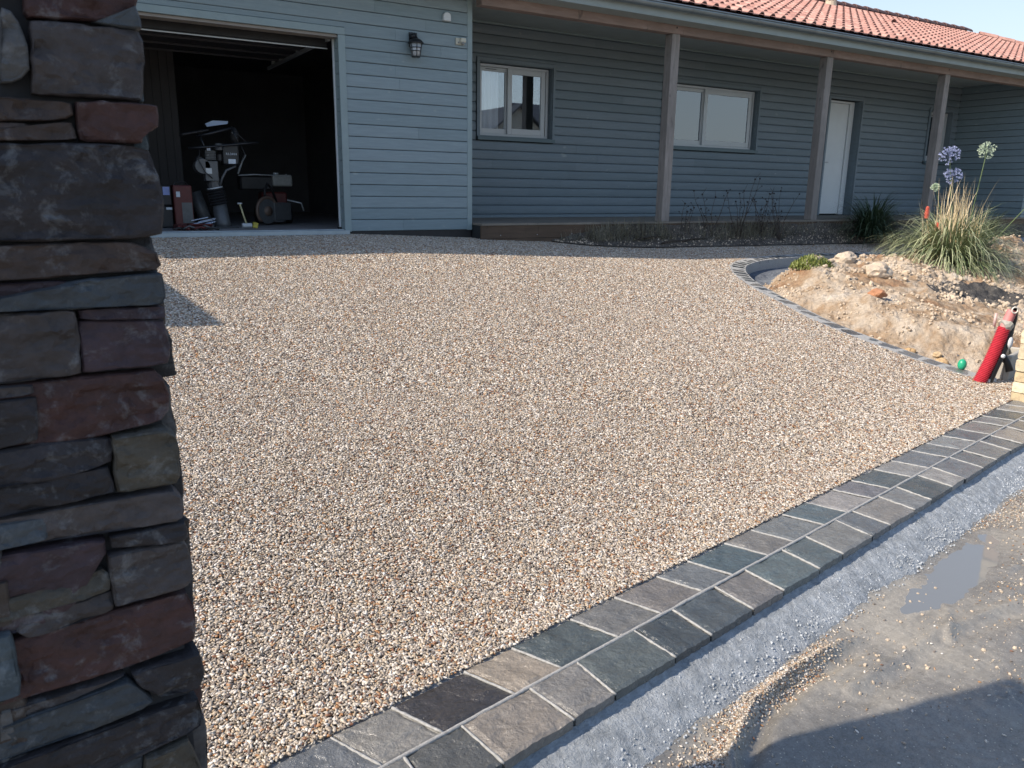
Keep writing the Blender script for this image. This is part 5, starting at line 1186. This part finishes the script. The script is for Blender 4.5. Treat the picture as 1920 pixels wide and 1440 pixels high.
# dead twiggy weeds in the bed
def twigs(x, y, z, n, h, seed, label, group='dead weeds in the planting bed', lean=.5):
    rnd = random.Random(seed); mb = MB(); c = empty('dead_weed', (x, y, z), label=label, cat='weed', group=group)
    hb = MB()
    for _ in range(n):
        a = rnd.uniform(0, 6.28); l = rnd.uniform(.5, 1)*h; tilt = rnd.uniform(0, lean); p = Vector((rnd.gauss(0,.05), rnd.gauss(0,.04), 0)); d = Vector((math.cos(a)*tilt, math.sin(a)*tilt*.5, 1)).normalized(); P = [p]
        for i in range(5): d = (d+Vector((rnd.gauss(0,.16), rnd.gauss(0,.1), rnd.gauss(0,.05)))).normalized(); P.append(P[-1]+d*l/5)
        mb.tube(P, [.0075,.0065,.0055,.0045,.0035,.0025], 4)
        for i in range(2, 6):
            if rnd.random() < .8:
                b = P[i]+Vector((rnd.gauss(0,.06), rnd.gauss(0,.03), rnd.uniform(.0,.10))); mb.tube([P[i], b], [.0032,.0018], 3)
                if rnd.random() < .5: hb.ball(b, .010, 5, 3)
        hb.ball(P[-1], .014, 6, 4)
    mb.build('stems', M['twig'], c); hb.build('seed_heads', M['dark'], c)
TW = [(3.75,-.38,5,.75,1,'sparse dead weed leaning right just beyond the first porch post'),(4.35,-.40,7,.95,2,'tallest dead weed with round seed heads under the second window'),(4.9,-.36,9,.72,3,'bushy dead weed left of the second porch post'),(5.25,-.42,8,.80,4,'dead weed touching the second porch post'),(3.3,-.36,4,.45,5,'small dead weed close to the first porch post'),(8.2,-.45,6,.6,6,'dead weed right of the dark strap leaf clump')]
for x, y, n, h, sd_, lb in TW: twigs(x, y, bedz(x, y)-.01, n, h, sd_, lb)
V = []; F = []; T = []
for _ in range(4200):
    x = random.choice((random.uniform(1.6,3.0), random.uniform(1.2,8), random.gauss(4.6,.5))); y = random.uniform(border(x)+.12, -.27) if border(x) < -.4 else -.3
    blade(V, F, T, (x, y, bedz(x, y)-.01), random.uniform(0,6.28), random.uniform(.06,.22), R_(random.uniform(10,85)), 3, .003, random.random(), 3)
o = leafmesh('bed_dry_weeds', V, F, T, M['weed'], None); o['kind'] = 'stuff'
P = []; S = []
for _ in range(2500):
    x = random.uniform(1.1, 9); b_ = border(x); y = random.uniform(b_+.02, -.28) if b_ < -.3 else -.3; P.append((x, y, bedz(x, y)+.003)); S.append(.006+.03*random.random()**4)
scatter_gn('bed_clods', P, rs.uniform(0, 6.28, (len(P), 3)), S, clod_col)
for i, (x, y) in enumerate(((2.6,-.45),(3.4,-.47),(3.0,-.5))):
    o = MB(); z = bedz(x, y)+.02; a = .3*i-.3; o.tube([(x-.25, y-.02, z),(x, y+.02, z+.03),(x+.3*math.cos(a), y+.05, z+.02)], [.012,.011,.008], 6)
    tag(o.build('fallen_stick', M['twig'], None, True), ('bare stick on the bed soil left of the first porch post', 'bare stick on the bed soil right of the first porch post', 'bare stick on the bed soil at the foot of the first porch post')[i], 'stick', 'sticks on the planting bed')

V = []; F = []; T = []
for _ in range(1400):      # dry grass litter spread over the soil bank
    x, y = random.uniform(2.0, 6.5), random.uniform(-5.2, -2.3); d = kdist(x, y) if False else 1
    if x < 1.9+.55*max(0, y+4.2)+.35: continue
    if fbm(x*3, y*3, 12, 2) < .15: continue
    z = soilz(x, y, max(.3, min(1.2, x-1.9-.55*max(0, y+4.2)))); blade(V, F, T, (x, y, z-.004), random.uniform(0, 6.28), random.uniform(.03,.10), R_(random.uniform(3,45)), 2, .0022, random.random(), 3)
o = leafmesh('straw_litter', V, F, T, M['weed'], None); o['kind'] = 'stuff'

# ---------------------------------------------------------------- beyond the picture, seen as shadow or reflection only
o = MB(); o.box(-6.25, -6.05, -2.85, -.5, -.8, 1.60); tag(o.build('shadow_caster', M['render']), 'unseen wall-like block left of the driveway, added to cast its shadow', 'wall')  # caster unknown; block added and sized to throw the shadow on the gravel
nh = empty('neighbour_house', (18.5, -26, -1.4), label='dark roofed gabled neighbour house reflected in the left window', cat='house')
mb = MB(); mb.box(-2.6, 7, -12, 0, 0, 4.3); mb.prism([(-2.6, 4.3), (2.6, 4.3), (0, 6.3)], -12, 0); mb.build('wall', M['render'], nh)
mb = MB()
for sx in (-1, 1): mb.add([(sx*3.0, .3, 4.05), (0, .3, 6.42), (0, -12.3, 6.42), (sx*3.0, -12.3, 4.05), (sx*3.0, .3, 3.95), (0, .3, 6.3), (0, -12.3, 6.3), (sx*3.0, -12.3, 3.95)], [(0,1,2,3),(7,6,5,4),(0,4,5,1),(1,5,6,2),(2,6,7,3),(3,7,4,0)])
mb.add([(3, .4, 4.1), (12, .4, 4.1), (12, -6, 7.2), (3, -6, 7.2), (12, -12.3, 4.1), (3, -12.3, 4.1)], [(0,1,2,3),(3,2,4,5)]); mb.build('roof', simple('dark_slate_roof', (.035,.04,.05), .6, 0, .1, 2, 0), nh)
